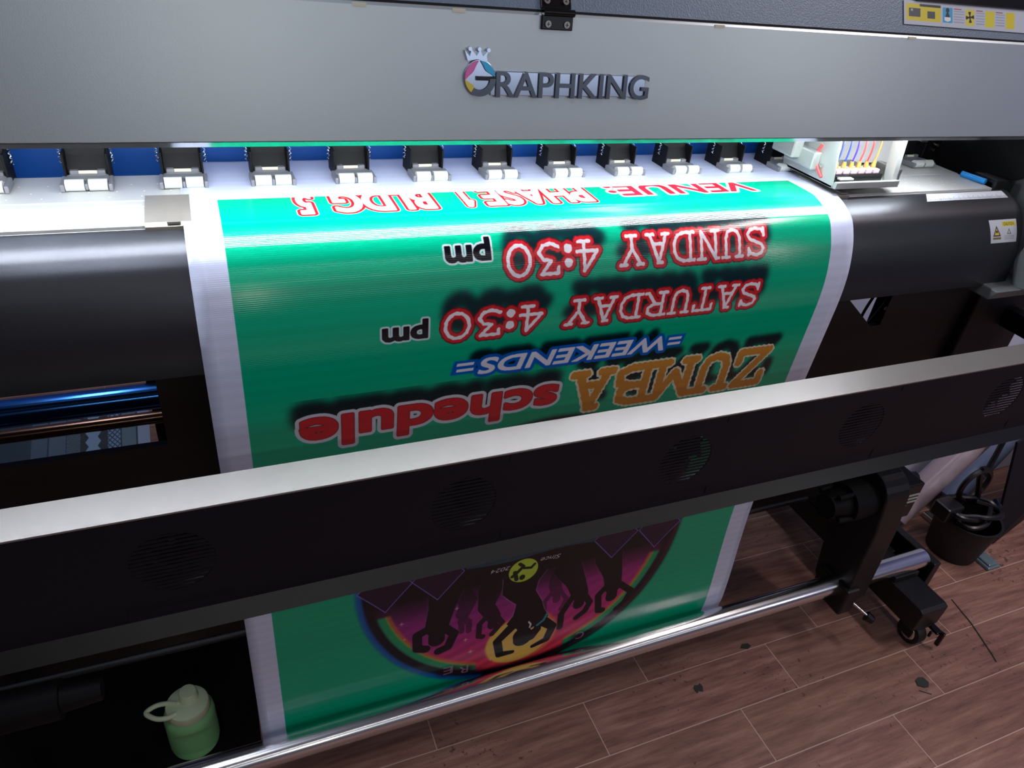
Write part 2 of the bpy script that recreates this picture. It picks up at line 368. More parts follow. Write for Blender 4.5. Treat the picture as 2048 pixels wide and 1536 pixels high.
# diamonds, banner bars, arc lettering and badge of the picture
for dxx in (.85, .557, -.543, -.848):
    q = np.abs(gx-dxx)/.148+np.abs(gy-.0)/.182
    cv.blend(sl, np.clip(.5-(q-1)*.1/pr, 0, 1), (46, 22, 52)); cv.blend(sl, np.clip(1-np.abs(q-1)*.1/(pr*2.4), 0, 1), (150, 128, 235))
cv.blend(sl, ((np.abs(gx) < .40) & (gy > -.18) & (gy < .0+.012*np.sin(gx*9)) & (np.abs(gx) < .42)).astype(float), (40, 72, 88))
cv.blend(sl, ((np.abs(gx-.0) < .42) & (gy > -.07+.01*np.sin(gx*40)) & (gy < -.05+.008*np.sin(gx*40)) & (np.abs(gx-.05) > .06)).astype(float), (215, 130, 70))
cv.blend(sl, np.clip(.5-(np.hypot(gx-.047, gy-.108)-.091)/pr, 0, 1), (190, 214, 70))
bd = art_line([(.075,.02+.03),(.05,.075),(.09,.12),(.115,.14)], .011)
for p_, r_ in (([(.045,.09),(.0,.10),(-.02,.075)], .009), ([(.05,.16),(.05,.165)], .018), ([(.10,.11),(.085,.17)], .013)): bd = np.maximum(bd, art_line(p_, r_))
cv.blend(sl, bd, (20, 40, 20))
def sans(txt, xr, xl, sb, st, bold, cols, rs, cap=None, shear=0.0, sh=None):
    s_, m_ = font_mask(cv, txt, xr, xl, sb, st, bold, True, cap, shear); d = dist_to(m_, int(max(rs)/px)+2)*px
    if sh: shadow(s_, d < max(rs), *sh)
    for c, r_ in zip(cols, rs): cv.blend(s_, edge(d, r_, px), c)
CAPS = (0.0, 0.72)
_V, _T = text_tris('H', 0.0); CAPS = (0.0, float(_V[:, 1].max()))
_V, _T = text_tris('x', 0.0); XH = (0.0, float(_V[:, 1].max()))
sans('Since', cx-.053*-R*-1+.070, cx+.016, .787, .7965, 0.0, [(215, 205, 215)], [0.0002], CAPS, .3)
sans('2024', cx-.131*R, cx-.252*R, .789, .7975, 0.0, [(225, 215, 225)], [0.0002], CAPS, .3)
for ch, a_, rad in (('E', 27.5, .93), ('R', 32.0, .93), ('C', -27.5, .93)):
    an = math.radians(90-a_ if ch != 'C' else 90+25); px_, py_ = (.475, .805) if ch == 'E' else ((.375, .84) if ch == 'R' else (-.42, .83))
    Xc, Sc = cx-px_*R, cs+py_*R
    cv.blend(sl, blur(np.clip(1-np.hypot((gx-px_)/.09, (gy-py_-.01)/.06), 0, 1), 3)*1.2, (60, 10, 36))
    sans(ch, Xc+.009, Xc-.009, Sc-.010, Sc+.010, 0.01, [(215, 195, 200)], [0.0])
# lines of lettering
RED = (206, 40, 48)
s_, d = slab_sdf(cv, 'ZUMBA', .7985, .4515, .4075, .470, .0005, {c: 1.1 for c in 'ZUMBA'})
shadow(s_, d < .009, 0.008, -.020, 6, .9); cv.blend(s_, edge(d, .0100, px), (226, 218, 188)); cv.blend(s_, edge(d, .0066, px), (204, 138, 52))
sans('schedule', .4265, .0755, .4195, .449, .015, [(214, 210, 222), (60, 20, 24), RED], [.0078, .0028, .0022], XH, 0.0, (-.004, -.020, 9, .9))
s_, m_ = font_mask(cv, 'WEEKENDS', .5885, .3035, .3585, .3815, .01, True, CAPS, .18); d = dist_to(m_, 14)*px
shadow(s_, d < .0055, -.012, -.010, 5, .9)
BLUE = (8, 92, 190)
for xa, xb in ((.2735, .297), (.5945, .6165)):
    s2, X, S = cv.crop(xa-.02, xb+.02, .345, .39)
    cv.blend(s2, blur(((X > xa-.005-(S-.3615)*.2) & (X < xb+.005-(S-.3615)*.2) & (S > .3575) & (S < .3790)).astype(float), 1), BLUE)
cv.blend(s_, edge(d, .0058, px), BLUE); cv.blend(s_, edge(d, .0010, px), (226, 222, 236))
for xa, xb in ((.2735, .297), (.5945, .6165)):
    for sa in (.3615, .3705):
        s_, X, S = cv.crop(xa-.01, xb+.01, sa-.01, sa+.01)
        cv.blend(s_, ((X > xa-(S-sa)*.2) & (X < xb-(S-sa)*.2) & (S > sa-.0) & (S < sa+.0045)).astype(float), (226, 222, 236))
for word, xr_, xl_, sb_, st_ in (('SATURDAY', .7330, .4195, .2870, .3205), ('4:30', .3870, .2525, .2885, .3225), ('SUNDAY', .7340, .4950, .2080, .2455), ('4:30', .4645, .3345, .2110, .2485)):
    s_, d = slab_sdf(cv, word, xr_, xl_, sb_, st_, .00028)
    shadow(s_, d < .0100, 0.004, -.018, 7, .92, (8, 30, 38))
    cv.blend(s_, edge(d, .0082, px), (112, 22, 36)); cv.blend(s_, edge(d, .0066, px), (206, 36, 44)); cv.blend(s_, edge(d, .0024, px), (240, 234, 240))
sans('pm', .3145, .2580, .2080, .2250, .015, [(206, 222, 224), (14, 12, 22)], [.0038, .0013], XH)
sans('pm', .2320, .1770, .3005, .3160, .015, [(206, 222, 224), (14, 12, 22)], [.0038, .0013], XH)
sans('VENUE:', .7680, .5235, .0900, .1270, .01, [(246, 246, 250), (206, 36, 50)], [.0055, .0012], CAPS, 0.0)
CR = [(232, 190, 160), (176, 24, 30), (248, 248, 252)]
for wd_, xr_, xl_, t_ in (('PHASE', .4860, .3350, .1405), ('BLDG', .2650, .1450, .1420), ('5', .1185, .1035, .1435)):
    sans(wd_, xr_, xl_, .0845, t_, .01, CR, [.0068, .0056, .0021], CAPS, 0.0)
SLAB['1'] = [[(.15,.72),(.5,1),(.5,0)], [(.15,0),(.85,0)]]
s_, d = slab_sdf(cv, '1', .3175, .3030, .0845, .1405, .0001)
cv.blend(s_, edge(d, .0078, px), CR[0]); cv.blend(s_, edge(d, .0067, px), CR[1]); cv.blend(s_, edge(d, .0042, px), CR[2])
sl, X, S = cv.crop(-.0225, .9, 0, .0915); cv.im[sl] = np.array([214, 220, 245])/255.0
# faint print-head passes
cv.im *= (1+.018*np.sin(np.arange(cv.Hh)*2*PI/5.0)[:, None, None]+.012*np.sin(np.arange(cv.Hh)*2*PI/31.0)[:, None, None]).astype(np.float32)
def to_image(name, arr):
    h, w_ = arr.shape[:2]; im = bpy.data.images.new(name, w_, h, alpha=False)
    buf = np.ones((h, w_, 4), np.float32); buf[..., :3] = np.clip(arr[::-1], 0, 1); im.pixels.foreach_set(buf.ravel()); im.update(); im.pack(); return im
def image_mat(name, im, rough, coat=0.0, rib=0.0):
    m = bpy.data.materials.new(name); m.use_nodes = True; nt = m.node_tree; b = nt.nodes['Principled BSDF']
    t = nt.nodes.new('ShaderNodeTexImage'); t.image = im; t.interpolation = 'Cubic'; t.extension = 'EXTEND'; nt.links.new(t.outputs['Color'], b.inputs['Base Color'])
    b.inputs['Roughness'].default_value = rough; b.inputs['Coat Weight'].default_value = coat; b.inputs['Coat Roughness'].default_value = .15
    if rib:
        uv = nt.nodes.new('ShaderNodeUVMap'); wv = nt.nodes.new('ShaderNodeTexWave'); wv.wave_type = 'BANDS'; wv.bands_direction = 'Y'
        wv.inputs['Scale'].default_value = 150; wv.inputs['Distortion'].default_value = .6; wv.inputs['Detail'].default_value = 1
        nt.links.new(uv.outputs['UV'], wv.inputs['Vector']); bp = nt.nodes.new('ShaderNodeBump'); bp.inputs['Strength'].default_value = rib; bp.inputs['Distance'].default_value = .001
        nt.links.new(wv.outputs['Fac'], bp.inputs['Height']); nt.links.new(bp.outputs['Normal'], b.inputs['Normal'])
    return m
M_vinyl = image_mat('printed_vinyl', to_image('banner_print', cv.im), .14, .0, .06)

# ------------------------------------------------------------------ the setting
def floor_material():
    m = bpy.data.materials.new('wood_look_tile'); m.use_nodes = True; nt = m.node_tree; N = nt.nodes; L = nt.links; b = N['Principled BSDF']
    geo = N.new('ShaderNodeNewGeometry'); sep = N.new('ShaderNodeSeparateXYZ'); L.new(geo.outputs['Position'], sep.inputs[0])
    def mth(op, a, bb=None, c=None):
        n = N.new('ShaderNodeMath'); n.operation = op
        for i, v in enumerate((a, bb, c)):
            if v is None: continue
            if isinstance(v, (int, float)): n.inputs[i].default_value = v
            else: L.new(v, n.inputs[i])
        return n.outputs[0]
    TW, TL = .1167, .468
    row = mth('DIVIDE', mth('SUBTRACT', sep.outputs['Y'], .3545), TW); ri = mth('FLOOR', row); fy = mth('FRACT', row)
    off = mth('MULTIPLY', ri, -.3333)       # joints step back a third of a tile from row to row
    colu = mth('ADD', mth('DIVIDE', mth('SUBTRACT', sep.outputs['X'], 1.2135-.468*.0), TL), off)
    ci = mth('FLOOR', colu); fx = mth('FRACT', colu)
    gy_ = mth('MINIMUM', fy, mth('SUBTRACT', 1, fy)); gx_ = mth('MINIMUM', fx, mth('SUBTRACT', 1, fx))
    g = mth('MINIMUM', mth('MULTIPLY', gy_, TW), mth('MULTIPLY', gx_, TL))
    grout = mth('LESS_THAN', g, .0009)
    cmb = N.new('ShaderNodeCombineXYZ'); L.new(ci, cmb.inputs[0]); L.new(ri, cmb.inputs[1])
    wn = N.new('ShaderNodeTexWhiteNoise'); L.new(cmb.outputs[0], wn.inputs['Vector'])
    mp = N.new('ShaderNodeVectorMath'); mp.operation = 'MULTIPLY'; mp.inputs[1].default_value = (1.4, 14, 1); L.new(geo.outputs['Position'], mp.inputs[0])
    ad = N.new('ShaderNodeVectorMath'); ad.operation = 'ADD'; L.new(mp.outputs[0], ad.inputs[0]); L.new(wn.outputs['Color'], ad.inputs[1])
    n1 = N.new('ShaderNodeTexNoise'); n1.inputs['Scale'].default_value = 5; n1.inputs['Detail'].default_value = 8; n1.inputs['Roughness'].default_value = .65; L.new(ad.outputs[0], n1.inputs['Vector'])
    cr = N.new('ShaderNodeValToRGB'); cr.color_ramp.elements[0].position = .32; cr.color_ramp.elements[0].color = rgb(112, 76, 68)
    cr.color_ramp.elements[1].position = .7; cr.color_ramp.elements[1].color = rgb(176, 134, 120); L.new(n1.outputs['Fac'], cr.inputs[0])
    e = cr.color_ramp.elements.new(.52); e.color = rgb(150, 106, 94)
    mx = N.new('ShaderNodeMix'); mx.data_type = 'RGBA'; mx.blend_type = 'MULTIPLY'; mx.inputs['Factor'].default_value = .35
    L.new(cr.outputs[0], mx.inputs['A']); L.new(wn.outputs['Value'], mx.inputs['B'])
    hs = N.new('ShaderNodeMix'); hs.data_type = 'RGBA'; L.new(mth('MULTIPLY', wn.outputs['Value'], .28), hs.inputs['Factor']); L.new(cr.outputs[0], hs.inputs['A']); hs.inputs['B'].default_value = rgb(126, 96, 74)
    # dirt specks and scuffs
    n2 = N.new('ShaderNodeTexNoise'); n2.inputs['Scale'].default_value = 60; n2.inputs['Detail'].default_value = 6; n2.inputs['Roughness'].default_value = .7; L.new(geo.outputs['Position'], n2.inputs['Vector'])
    n3 = N.new('ShaderNodeTexNoise'); n3.inputs['Scale'].default_value = 4.5; n3.inputs['Detail'].default_value = 3; L.new(geo.outputs['Position'], n3.inputs['Vector'])
    sp = N.new('ShaderNodeValToRGB'); sp.color_ramp.elements[0].position = .635; sp.color_ramp.elements[1].position = .67
    sp.color_ramp.elements[0].color = (0, 0, 0, 1); sp.color_ramp.elements[1].color = (1, 1, 1, 1)
    L.new(mth('ADD', n2.outputs['Fac'], mth('MULTIPLY', mth('SUBTRACT', n3.outputs['Fac'], .5), .35)), sp.inputs[0])
    d1 = N.new('ShaderNodeMix'); d1.data_type = 'RGBA'; L.new(mth('MULTIPLY', sp.outputs[0], .7), d1.inputs['Factor']); L.new(hs.outputs['Result'], d1.inputs['A']); d1.inputs['B'].default_value = rgb(52, 34, 32)
    d2 = N.new('ShaderNodeMix'); d2.data_type = 'RGBA'; L.new(grout, d2.inputs['Factor']); L.new(d1.outputs['Result'], d2.inputs['A']); d2.inputs['B'].default_value = rgb(205, 175, 160)
    L.new(d2.outputs['Result'], b.inputs['Base Color'])
    b.inputs['Roughness'].default_value = .48
    bp = N.new('ShaderNodeBump'); bp.inputs['Strength'].default_value = .15; bp.inputs['Distance'].default_value = .002; L.new(n1.outputs['Fac'], bp.inputs['Height']); L.new(bp.outputs['Normal'], b.inputs['Normal'])
    return m
bm = NB(); box(bm, -3, 5, -3, 2.2, -H-.05, -H); fl = put('floor', bm, floor_material(), kind='structure')
bm = NB(); box(bm, -3, 5, 2.2, 2.3, -H, 1.3); put('wall_back', bm, M_wall, kind='structure')
bm = NB(); box(bm, 3.4, 3.5, -3, 2.2, -H, 1.3); put('wall_right', bm, M_wall, kind='structure')
M_pale = mat('pale_room_paint', rgb(150, 152, 165), 0.8, 0, 0.03, 2)
bm = NB(); box(bm, -3.1, -3.0, -3, 2.2, -H, 1.3); put('wall_left', bm, M_pale, kind='structure')
bm = NB(); box(bm, -3.1, 3.5, -3.1, -3.0, -H, 1.3); put('wall_front', bm, M_pale, kind='structure')
bm = NB(); box(bm, -3.1, 3.5, -3.1, 2.3, 1.3, 1.35); put('ceiling', bm, M_pale, kind='structure')

# ------------------------------------------------------------------ the printer
XL, XR = -.75, 1.62
PRN = thing('large_format_printer', (.45, .95, -H), 'black and grey wide inkjet printer on casters with banner coming out', 'printer')
tl = .15
def py_(z): return .79+(z+.2327)*tl        # face of the front panel
# front panel with a folded lower edge
bm = NB()
prism_x(bm, [(.79, -.2327), (py_(-.103), -.103), (py_(-.1005)+.002, -.1), (.90, -.085), (.90, -.09), (py_(-.105)+.006, -.106), (.797, -.230), (.797, -.2327)], XL, XR)
panel = put('front_panel', bm, M_panel, PRN, bevel=.0008)
bm = NB(); prism_x(bm, [(.7915, -.2335), (.7955, -.2392), (.7970, -.2385), (.7970, -.2335)], XL, XR); put('reflective_strip', bm, mat('polished_strip', rgb(190, 192, 190), .16, .9, .02, 10), panel, label='shiny metal strip under the lower edge')
bm = NB(); box(bm, XL, XR, .7925, .7965, -.2340, -.2327); put('seam_gasket', bm, M_black, panel)
bm = NB()

for xs in (.275, .61, .934, .17):
    bm = NB(); box(bm, xs-.007, xs+.007, py_(-.1035)-.0012, py_(-.1035)+.004, -.1045, -.1015); put('seam_tab', bm, M_cream, panel, label='small cream tab in the top seam')
# top lid
lt = .5
def ly_(z): return .812+(z+.098)*lt
bm = NB(); prism_x(bm, [(.812, -.0985), (ly_(-.06), -.06), (ly_(-.06)+.05, .0), (ly_(-.06)+.06, .0), (.86, -.0985)], XL, XR)
lid = put('top_lid', bm, M_lid, PRN, bevel=.001)
bm = NB(); plate_poly(bm, [(.9391, .8300, -.0593), (XR, .8300, -.0593), (XR, .856, -.004), (.9391, .856, -.004)], (0, -1, .5), .003)
put('viewing_window', bm, M_gloss, lid, label='glossy black window of the lid')
bm = NB(); prism_x(bm, [(.8120, -.1005), (.8120, -.0975), (.83, -.0975), (.83, -.1005)], XL, XR); put('seam_gap', bm, M_rubber, lid)
# instruction label on the lid: printed picture strip
lb = Print(0, .25, .036, .0004); lb.im[:] = np.array([196, 202, 216])/255
def rect(c_, xa, xb, sa, sb, col):
    s_, X_, S_ = c_.crop(xa, xb, sa, sb); c_.blend(s_, np.ones(X_.shape), col)
rect(lb, .004, .0705, .004, .0295, (222, 205, 50)); rect(lb, .075, .094, .006, .029, (60, 165, 215)); rect(lb, .121, .139, .006, .031, (222, 210, 80)); rect(lb, .162, .181, .006, .031, (222, 210, 60)); rect(lb, .206, .224, .006, .031, (222, 205, 50))
rect(lb, .0095, .031, .011, .0235, (62, 74, 84)); rect(lb, .045, .0595, .014, .0245, (62, 74, 84)); rect(lb, .03, .0705, .004, .0075, (40, 44, 40))
for k in range(5):
    for a0, a1 in ((.097, .118), (.143, .160), (.184, .203)): rect(lb, a0, a1, .010+k*.0042, .0108+k*.0042, (150, 160, 185))
for a0, a1 in ((.097, .112), (.143, .156), (.184, .198)): rect(lb, a0, a1, .0065, .0078, (170, 90, 110))
s_, X_, S_ = lb.crop(.07, .10, 0, .036)
lb.blend(s_, (np.hypot(X_-.0845, S_-.010) < .0035).astype(float), (20, 30, 50)); lb.blend(s_, ((S_ > .013) & (S_ < .0235) & (np.abs(X_-.0845) < .0015+(S_-.013)*.45)).astype(float), (20, 30, 50))
lb.blend(s_, ((S_ > .0205) & (S_ < .0275) & (np.abs(X_-.0845) < .0062) & (S_ < .0275-np.abs(X_-.0845)*.3)).astype(float), (240, 240, 240))
s_, X_, S_ = lb.crop(.12, .14, 0, .036); th_ = np.arctan2(S_-.018, X_-.130); r_ = np.hypot(X_-.130, S_-.018)
lb.blend(s_, ((r_ < .0085) & (np.cos(4*th_+.5) > .1)).astype(float), (20, 20, 20)); lb.blend(s_, (r_ < .0025).astype(float), (20, 20, 20))
rect(lb, .0135, .0165, .012, .0150, (180, 190, 200))
def picture_plate(name, parent, corners, nrm, th, image, rough, label, back=None):
    # corners: top-left, top-right, bottom-right, bottom-left of the printed face
    bm = NB(); nv = Vector(nrm).normalized()*th
    A = [bm.verts.new(Vector(c_)) for c_ in corners]; B = [bm.verts.new(Vector(c_)-nv) for c_ in corners]
    uv = bm.loops.layers.uv.new('UVMap'); f = bm.faces.new(A)
    for l, t in zip(f.loops, ((0, 1), (1, 1), (1, 0), (0, 0))): l[uv].uv = t
    for i in range(4): bm.faces.new((A[i], B[i], B[(i+1) % 4], A[(i+1) % 4]))
    bm.faces.new(B[::-1])
    return put(name, bm, image_mat(name+'_print', to_image(name, image), rough), parent, label=label)
def lp(x, z, o=.0012): return (x, ly_(z)-o, z+o*.5)
picture_plate('instruction_label', lid, [lp(.9165, -.0600), lp(1.1665, -.0600), lp(1.1665, -.0885), lp(.9175, -.0875)][0:4], (0, -1, .5), .0005, lb.im, .35, 'white sticker with yellow and blue warning pictures')
# hinge
hg = thing.__call__ if False else None
hz = -.0985
bm = NB(); hx0, hx1 = .3700, .4085
box(bm, hx0, hx1, py_(-.108)-.0035, py_(-.108)-.0003, -.1165, hz-.003, rot=Matrix.Rotation(-.15, 3, 'X'))
hinge = put('hinge', bm, M_gloss, PRN, bevel=.001)
bm = NB(); prism_x(bm, [(ly_(-.097)-.003, -.0955), (ly_(-.07)-.004, -.069), (ly_(-.07)-.0005, -.0695), (ly_(-.097)+.001, -.0965)], hx0-.0003, hx1-.002); put('hinge_leaf', bm, M_gloss, hinge, bevel=.0008)
bm = NB(); cyl(bm, (hx0+.001, .8065, hz-.0005), (hx1+.0005, .8065, hz-.0005), .0038, 20); put('hinge_knuckle', bm, M_gloss, hinge, smooth=True)
for sx, sz in ((hx0+.0075, -.1105), (hx0+.0305, -.1105)):
    bm = NB(); yy = py_(sz)-.0038; cyl(bm, (sx, yy+.001, sz), (sx, yy-.0012, sz+.0002), .0036, 20)
    box(bm, sx-.0003, sx+.0003, yy-.0015, yy-.001, sz-.002, sz+.0022, 1); box(bm, sx-.002, sx+.002, yy-.0015, yy-.001, sz-.0003, sz+.0003, 1)
    put('screw', bm, [M_steel, M_black], hinge, label='silver cross-head screw')
for sx, sz in ((hx0+.0065, -.0885), (hx0+.0295, -.0885)):
    bm = NB(); yy = ly_(sz)-.0045; n_ = Vector((0, -1, .5)).normalized(); c_ = Vector((sx, yy, sz)); cyl(bm, c_, c_+n_*.0015, .0036, 20)
    cyl(bm, c_+n_*.0014, c_+n_*.0018, .0011, 6, mi=1)
    put('screw', bm, [M_steel, M_black], hinge, label='silver cross-head screw')
# chromed maker's badge: crown, round letter with three ink drops, raised letters on a bar
def pp(x, z, o): return (x, py_(z)-o, z)
def letters_mesh(bm, txt, x0, x1, z0, z1, oa, ob, bold, mi=0):
    cu = bpy.data.curves.new('t', 'FONT'); cu.body = txt; cu.offset = bold; cu.extrude = .05; cu.resolution_u = 5; cu.space_character = 1.0
    o = bpy.data.objects.new('t', cu); C.objects.link(o); dg = bpy.context.evaluated_depsgraph_get(); dg.update()
    me = o.evaluated_get(dg).to_mesh(); co = [v.co.copy() for v in me.vertices]
    ax, bx_ = min(c.x for c in co), max(c.x for c in co); ay, by = min(c.y for c in co), max(c.y for c in co)
    V = []
    for c in co:
        X_ = x0+(x1-x0)*(c.x-ax)/(bx_-ax); Z_ = z0+(z1-z0)*(c.y-ay)/(by-ay); V.append(bm.verts.new(pp(X_, Z_, oa if c.z > 0 else ob)))
    for p in me.polygons:
        try: f = bm.faces.new([V[i] for i in p.vertices]); f.material_index = mi
        except ValueError: pass
    o.evaluated_get(dg).to_mesh_clear(); bpy.data.objects.remove(o); bpy.data.curves.remove(cu)
lc = (.2990, -.1670); lr = .0188
def zpoly(bm, pts, oa, ob, mi=0):
    A = [bm.verts.new(pp(x, z, oa)) for x, z in pts]; B = [bm.verts.new(pp(x, z, ob)) for x, z in pts]; n = len(pts)
    for i in range(n):
        f = bm.faces.new((A[i], A[(i+1) % n], B[(i+1) % n], B[i])); f.material_index = mi
    f = bm.faces.new(A); f.material_index = mi; f = bm.faces.new(B[::-1]); f.material_index = mi
def circ(cx_, cz_, r, n=40, a0=0, a1=2*PI): return [(cx_+r*math.cos(a0+(a1-a0)*k/n), cz_+r*math.sin(a0+(a1-a0)*k/n)) for k in range(n)]
def arcband(r0_, r1_, a0, a1, n=20, c=lc, taper=False):
    o_ = [(c[0]+r1_*math.cos(a0+(a1-a0)*k/n), c[1]+r1_*math.sin(a0+(a1-a0)*k/n)) for k in range(n+1)]
    i_ = []
    for k in range(n+1):
        t = k/n; rr_ = r0_+(r1_-r0_)*(abs(2*t-1)**2 if taper else 0)*.9; i_.append((c[0]+rr_*math.cos(a0+(a1-a0)*t), c[1]+rr_*math.sin(a0+(a1-a0)*t)))
    return o_+i_[::-1]
bm = NB(); zpoly(bm, circ(lc[0], lc[1], lr), .0030, 0); zpoly(bm, [(.312, -.1595), (.512, -.1605), (.512, -.1835), (.312, -.1845)], .0028, 0)
badge = put('maker_badge', bm, M_logob, panel, bevel=.0006, label='shiny chrome nameplate with crown and raised letters GRAPHKING')
bm = NB(); letters_mesh(bm, 'RAPHKING', .3180, .5165, -.1862, -.1588, .0052, .0026, .012); put('raised_letters', bm, M_logo, panel, label='dark chrome letters RAPHKING')
bm = NB(); zpoly(bm, arcband(.0115, .0182, -2.2, .0), .0055, .0028); box(bm, .2945, .3172, py_(-.167)-.0055, py_(-.167)-.0028, -.1690, -.1648)
put('round_letter', bm, M_logo, panel, label='dark chrome round letter G')
D = math.radians
for nm, a0, a1, mt in (('magenta_drop', 98, 185, M_mag), ('cyan_drop', 8, 88, M_cyan), ('yellow_drop', 185, 262, M_yel)):
    bm = NB(); zpoly(bm, arcband(.0105, .0176, D(a0), D(a1), taper=True), .0050, .0028); put(nm, bm, mt, panel)
bm = NB(); cw = [(.2845, -.1500), (.2810, -.1400), (.2868, -.1455), (.2885, -.1385), (.2945, -.1450), (.2985, -.1385), (.3020, -.1452), (.3085, -.1388), (.3062, -.1445), (.3075, -.1520), (.296, -.148)]
zpoly(bm, cw, .0042, 0)
for x_, z_ in ((.2868, -.1382), (.2975, -.1382), (.3082, -.1388)): zpoly(bm, circ(x_, z_, .0021, 14), .0050, 0)
put('crown', bm, M_logob, panel, label='small chrome crown above the round letter')

# LED strip behind the panel lip
bm = NB(); box(bm, -.55, 1.12, .7985, .8075, -.2350, -.2325); put('led_strip', bm, M_led, PRN, label='bright white light strip under the front panel')
bm = NB(); box(bm, -.6, 1.33, .7975, .8150, -.2325, -.2290); put('led_housing', bm, M_steel, PRN)
# inner back: blue sheet and black housing
bm = NB(); box(bm, XL, 1.03, 1.02, 1.024, -.40, -.12); put('rear_sheet', bm, M_blue, PRN, label='royal blue sheet seen behind the rollers')
bm = NB(); box(bm, 1.03, XR, 1.00, 1.03, -.42, -.09); box(bm, XL, 1.03, 1.03, 1.05, -.42, -.09); put('inner_back_plate', bm, M_black, PRN)
bm = NB(); prism_x(bm, [(.79, -.2325), (.81, -.105), (1.03, -.085), (1.03, -.42), (.86, -.42), (.86, -.335), (.80, -.30)], 1.333, 1.345); put('inner_side_plate', bm, M_black, PRN)
bm = NB(); prism_x(bm, [(.700, -.2330), (.765, -.2330), (.795, -.2330), (1.0, -.2330), (1.0, -.45), (.84, -.47), (.72, -.46), (.70, -.44), (.655, -.40), (.665, -.30)], 1.345, XR); put('side_cover', bm, M_side, PRN, bevel=.003)
# platen
bm = NB()
prism_x(bm, [(.8125, -.3265), (.8125, -.3300), (.80, -.345), (.80, -.40), (.97, -.40), (.968, -.3245), (.885, -.3248), (.883, -.3256), (.875, -.3256), (.873, -.3250)], XL, 1.253)
for row, yy in enumerate((.832, .846, .862, .895, .912, .935)):
    n_ = 70 if row != 3 else 60
    for k in range(n_):
        x_ = -.74+(k+.5*(row % 2))*(1.98/n_)
        if -.03 < x_ < .905: continue
        A = [bm.verts.new((x_+.0011*math.cos(t), yy+.0016*math.sin(t), -.3238)) for t in [2*PI*q/8 for q in range(8)]]
        f = bm.faces.new(A); f.material_index = 1
plat = put('platen', bm, [M_platen, M_dot], PRN, label='white platen with rows of tiny pale dots')
for x0, x1 in ((-.060, -.014), (.893, .925)):
    bm = NB(); prism_x(bm, [(.8085, -.3330), (.8085, -.3268), (.814, -.3235), (.890, -.3215), (.890, -.3235), (.8135, -.3245)], x0, x1); box(bm, (x0+x1)/2-.001, (x0+x1)/2+.012, .8090, .866, -.3245, -.3220)
    put('media_clamp', bm, M_clamp, plat, label='thin steel clamp plate at the edge of the banner')
# apron
AP = spline([(.8135, -.3300), (.806, -.3320), (.793, -.3370), (.783, -.3420), (.775, -.3470), (.768, -.3535), (.7615, -.3635), (.7535, -.3790), (.7475, -.3965), (.7420, -.4200), (.7390, -.4480), (.7385, -.4730)], 6)
outl = [tuple(p) for p in AP]; back = [(p[0]+.010, p[1]-.002) for p in AP[::-1]]
bm = NB(); prism_x(bm, outl+back, XL, 1.290); apron = put('apron', bm, M_apron, PRN, smooth=True, label='curved black satin apron below the platen')
def ap(x, s, o=.0006):                    # point on the apron
    d_ = np.r_[0, np.cumsum(np.hypot(*np.diff(AP, axis=0).T))]; y_ = np.interp(s, d_, AP[:, 0]); z_ = np.interp(s, d_, AP[:, 1])
    y2 = np.interp(s+.002, d_, AP[:, 0]); z2 = np.interp(s+.002, d_, AP[:, 1]); n_ = Vector((0, z2-z_, -(y2-y_))).normalized()
    if n_.z < 0: n_ = -n_
    if n_.y > 0: n_ = Vector((0, -abs(n_.y), abs(n_.z)))
    return Vector((x, y_, z_))+n_*o
def apron_sticker(name, x0, x1, s0, s1, arr, label, sk0=0, sk1=0, rough=.4):
    bm = NB(); uv = bm.loops.layers.uv.new('UVMap'); n = 8; rows = []
    for i in range(n+1):
        t = i/n; s = s0+(s1-s0)*t; rows.append([bm.verts.new(ap(x0+sk0*t, s)), bm.verts.new(ap(x1+sk1*t, s))])
    for i in range(n):
        f = bm.faces.new((rows[i][0], rows[i][1], rows[i+1][1], rows[i+1][0]))
        for l, u_ in zip(f.loops, ((0, 1-i/n), (1, 1-i/n), (1, 1-(i+1)/n), (0, 1-(i+1)/n))): l[uv].uv = u_
    o = put(name, bm, image_mat(name+'_print', to_image(name, arr), rough), apron, label=label)
    sm = o.modifiers.new('thick', 'SOLIDIFY'); sm.thickness = .0004; sm.offset = -1; return o
ru = Print(0, .20, .018, .0005); ru.im[:] = np.array([206, 210, 218])/255
for k in range(80): rect(ru, .004+k*.00245, .0046+k*.00245, .0125 if k % 5 else .009, .0165, (120, 125, 140))
apron_sticker('ruler_strip', 1.094, 1.275, .004, .0215, ru.im, 'white ruler strip with fine marks', -.012, 0)
wl = Print(0, .070, .043, .0003); wl.im[:] = np.array([200, 206, 218])/255
rect(wl, .0325, .066, .004, .0125, (214, 198, 60))
V_, T_ = None, None
s_, m_ = font_mask(wl, 'CAUTION', .063, .036, .0112, .0055, .01, False); wl.blend(s_, m_.astype(float), (90, 84, 40))
def tri(c_, cx_, cy_, h_, col, colb):
    s_, X_, S_ = c_.crop(cx_-h_, cx_+h_, cy_-h_, cy_+h_); a_ = np.maximum(np.abs(X_-cx_)*1.732+(cy_-S_)*-1*-1*0 + (cy_-h_*.6-S_)*-1*0, 0)
    inn = (S_ < cy_+h_*.5) & (np.abs(X_-cx_) < (S_-(cy_-h_*.6))*.52); c_.blend(s_, inn.astype(float), colb)
    inn = (S_ < cy_+h_*.38) & (np.abs(X_-cx_) < (S_-(cy_-h_*.35))*.50); c_.blend(s_, inn.astype(float), col)
tri(wl, .0165, .0215, .018, (226, 196, 90), (60, 58, 50)); tri(wl, .049, .0225, .010, (190, 190, 190), (80, 84, 90))
rect(wl, .0145, .0185, .020, .024, (40, 38, 34))
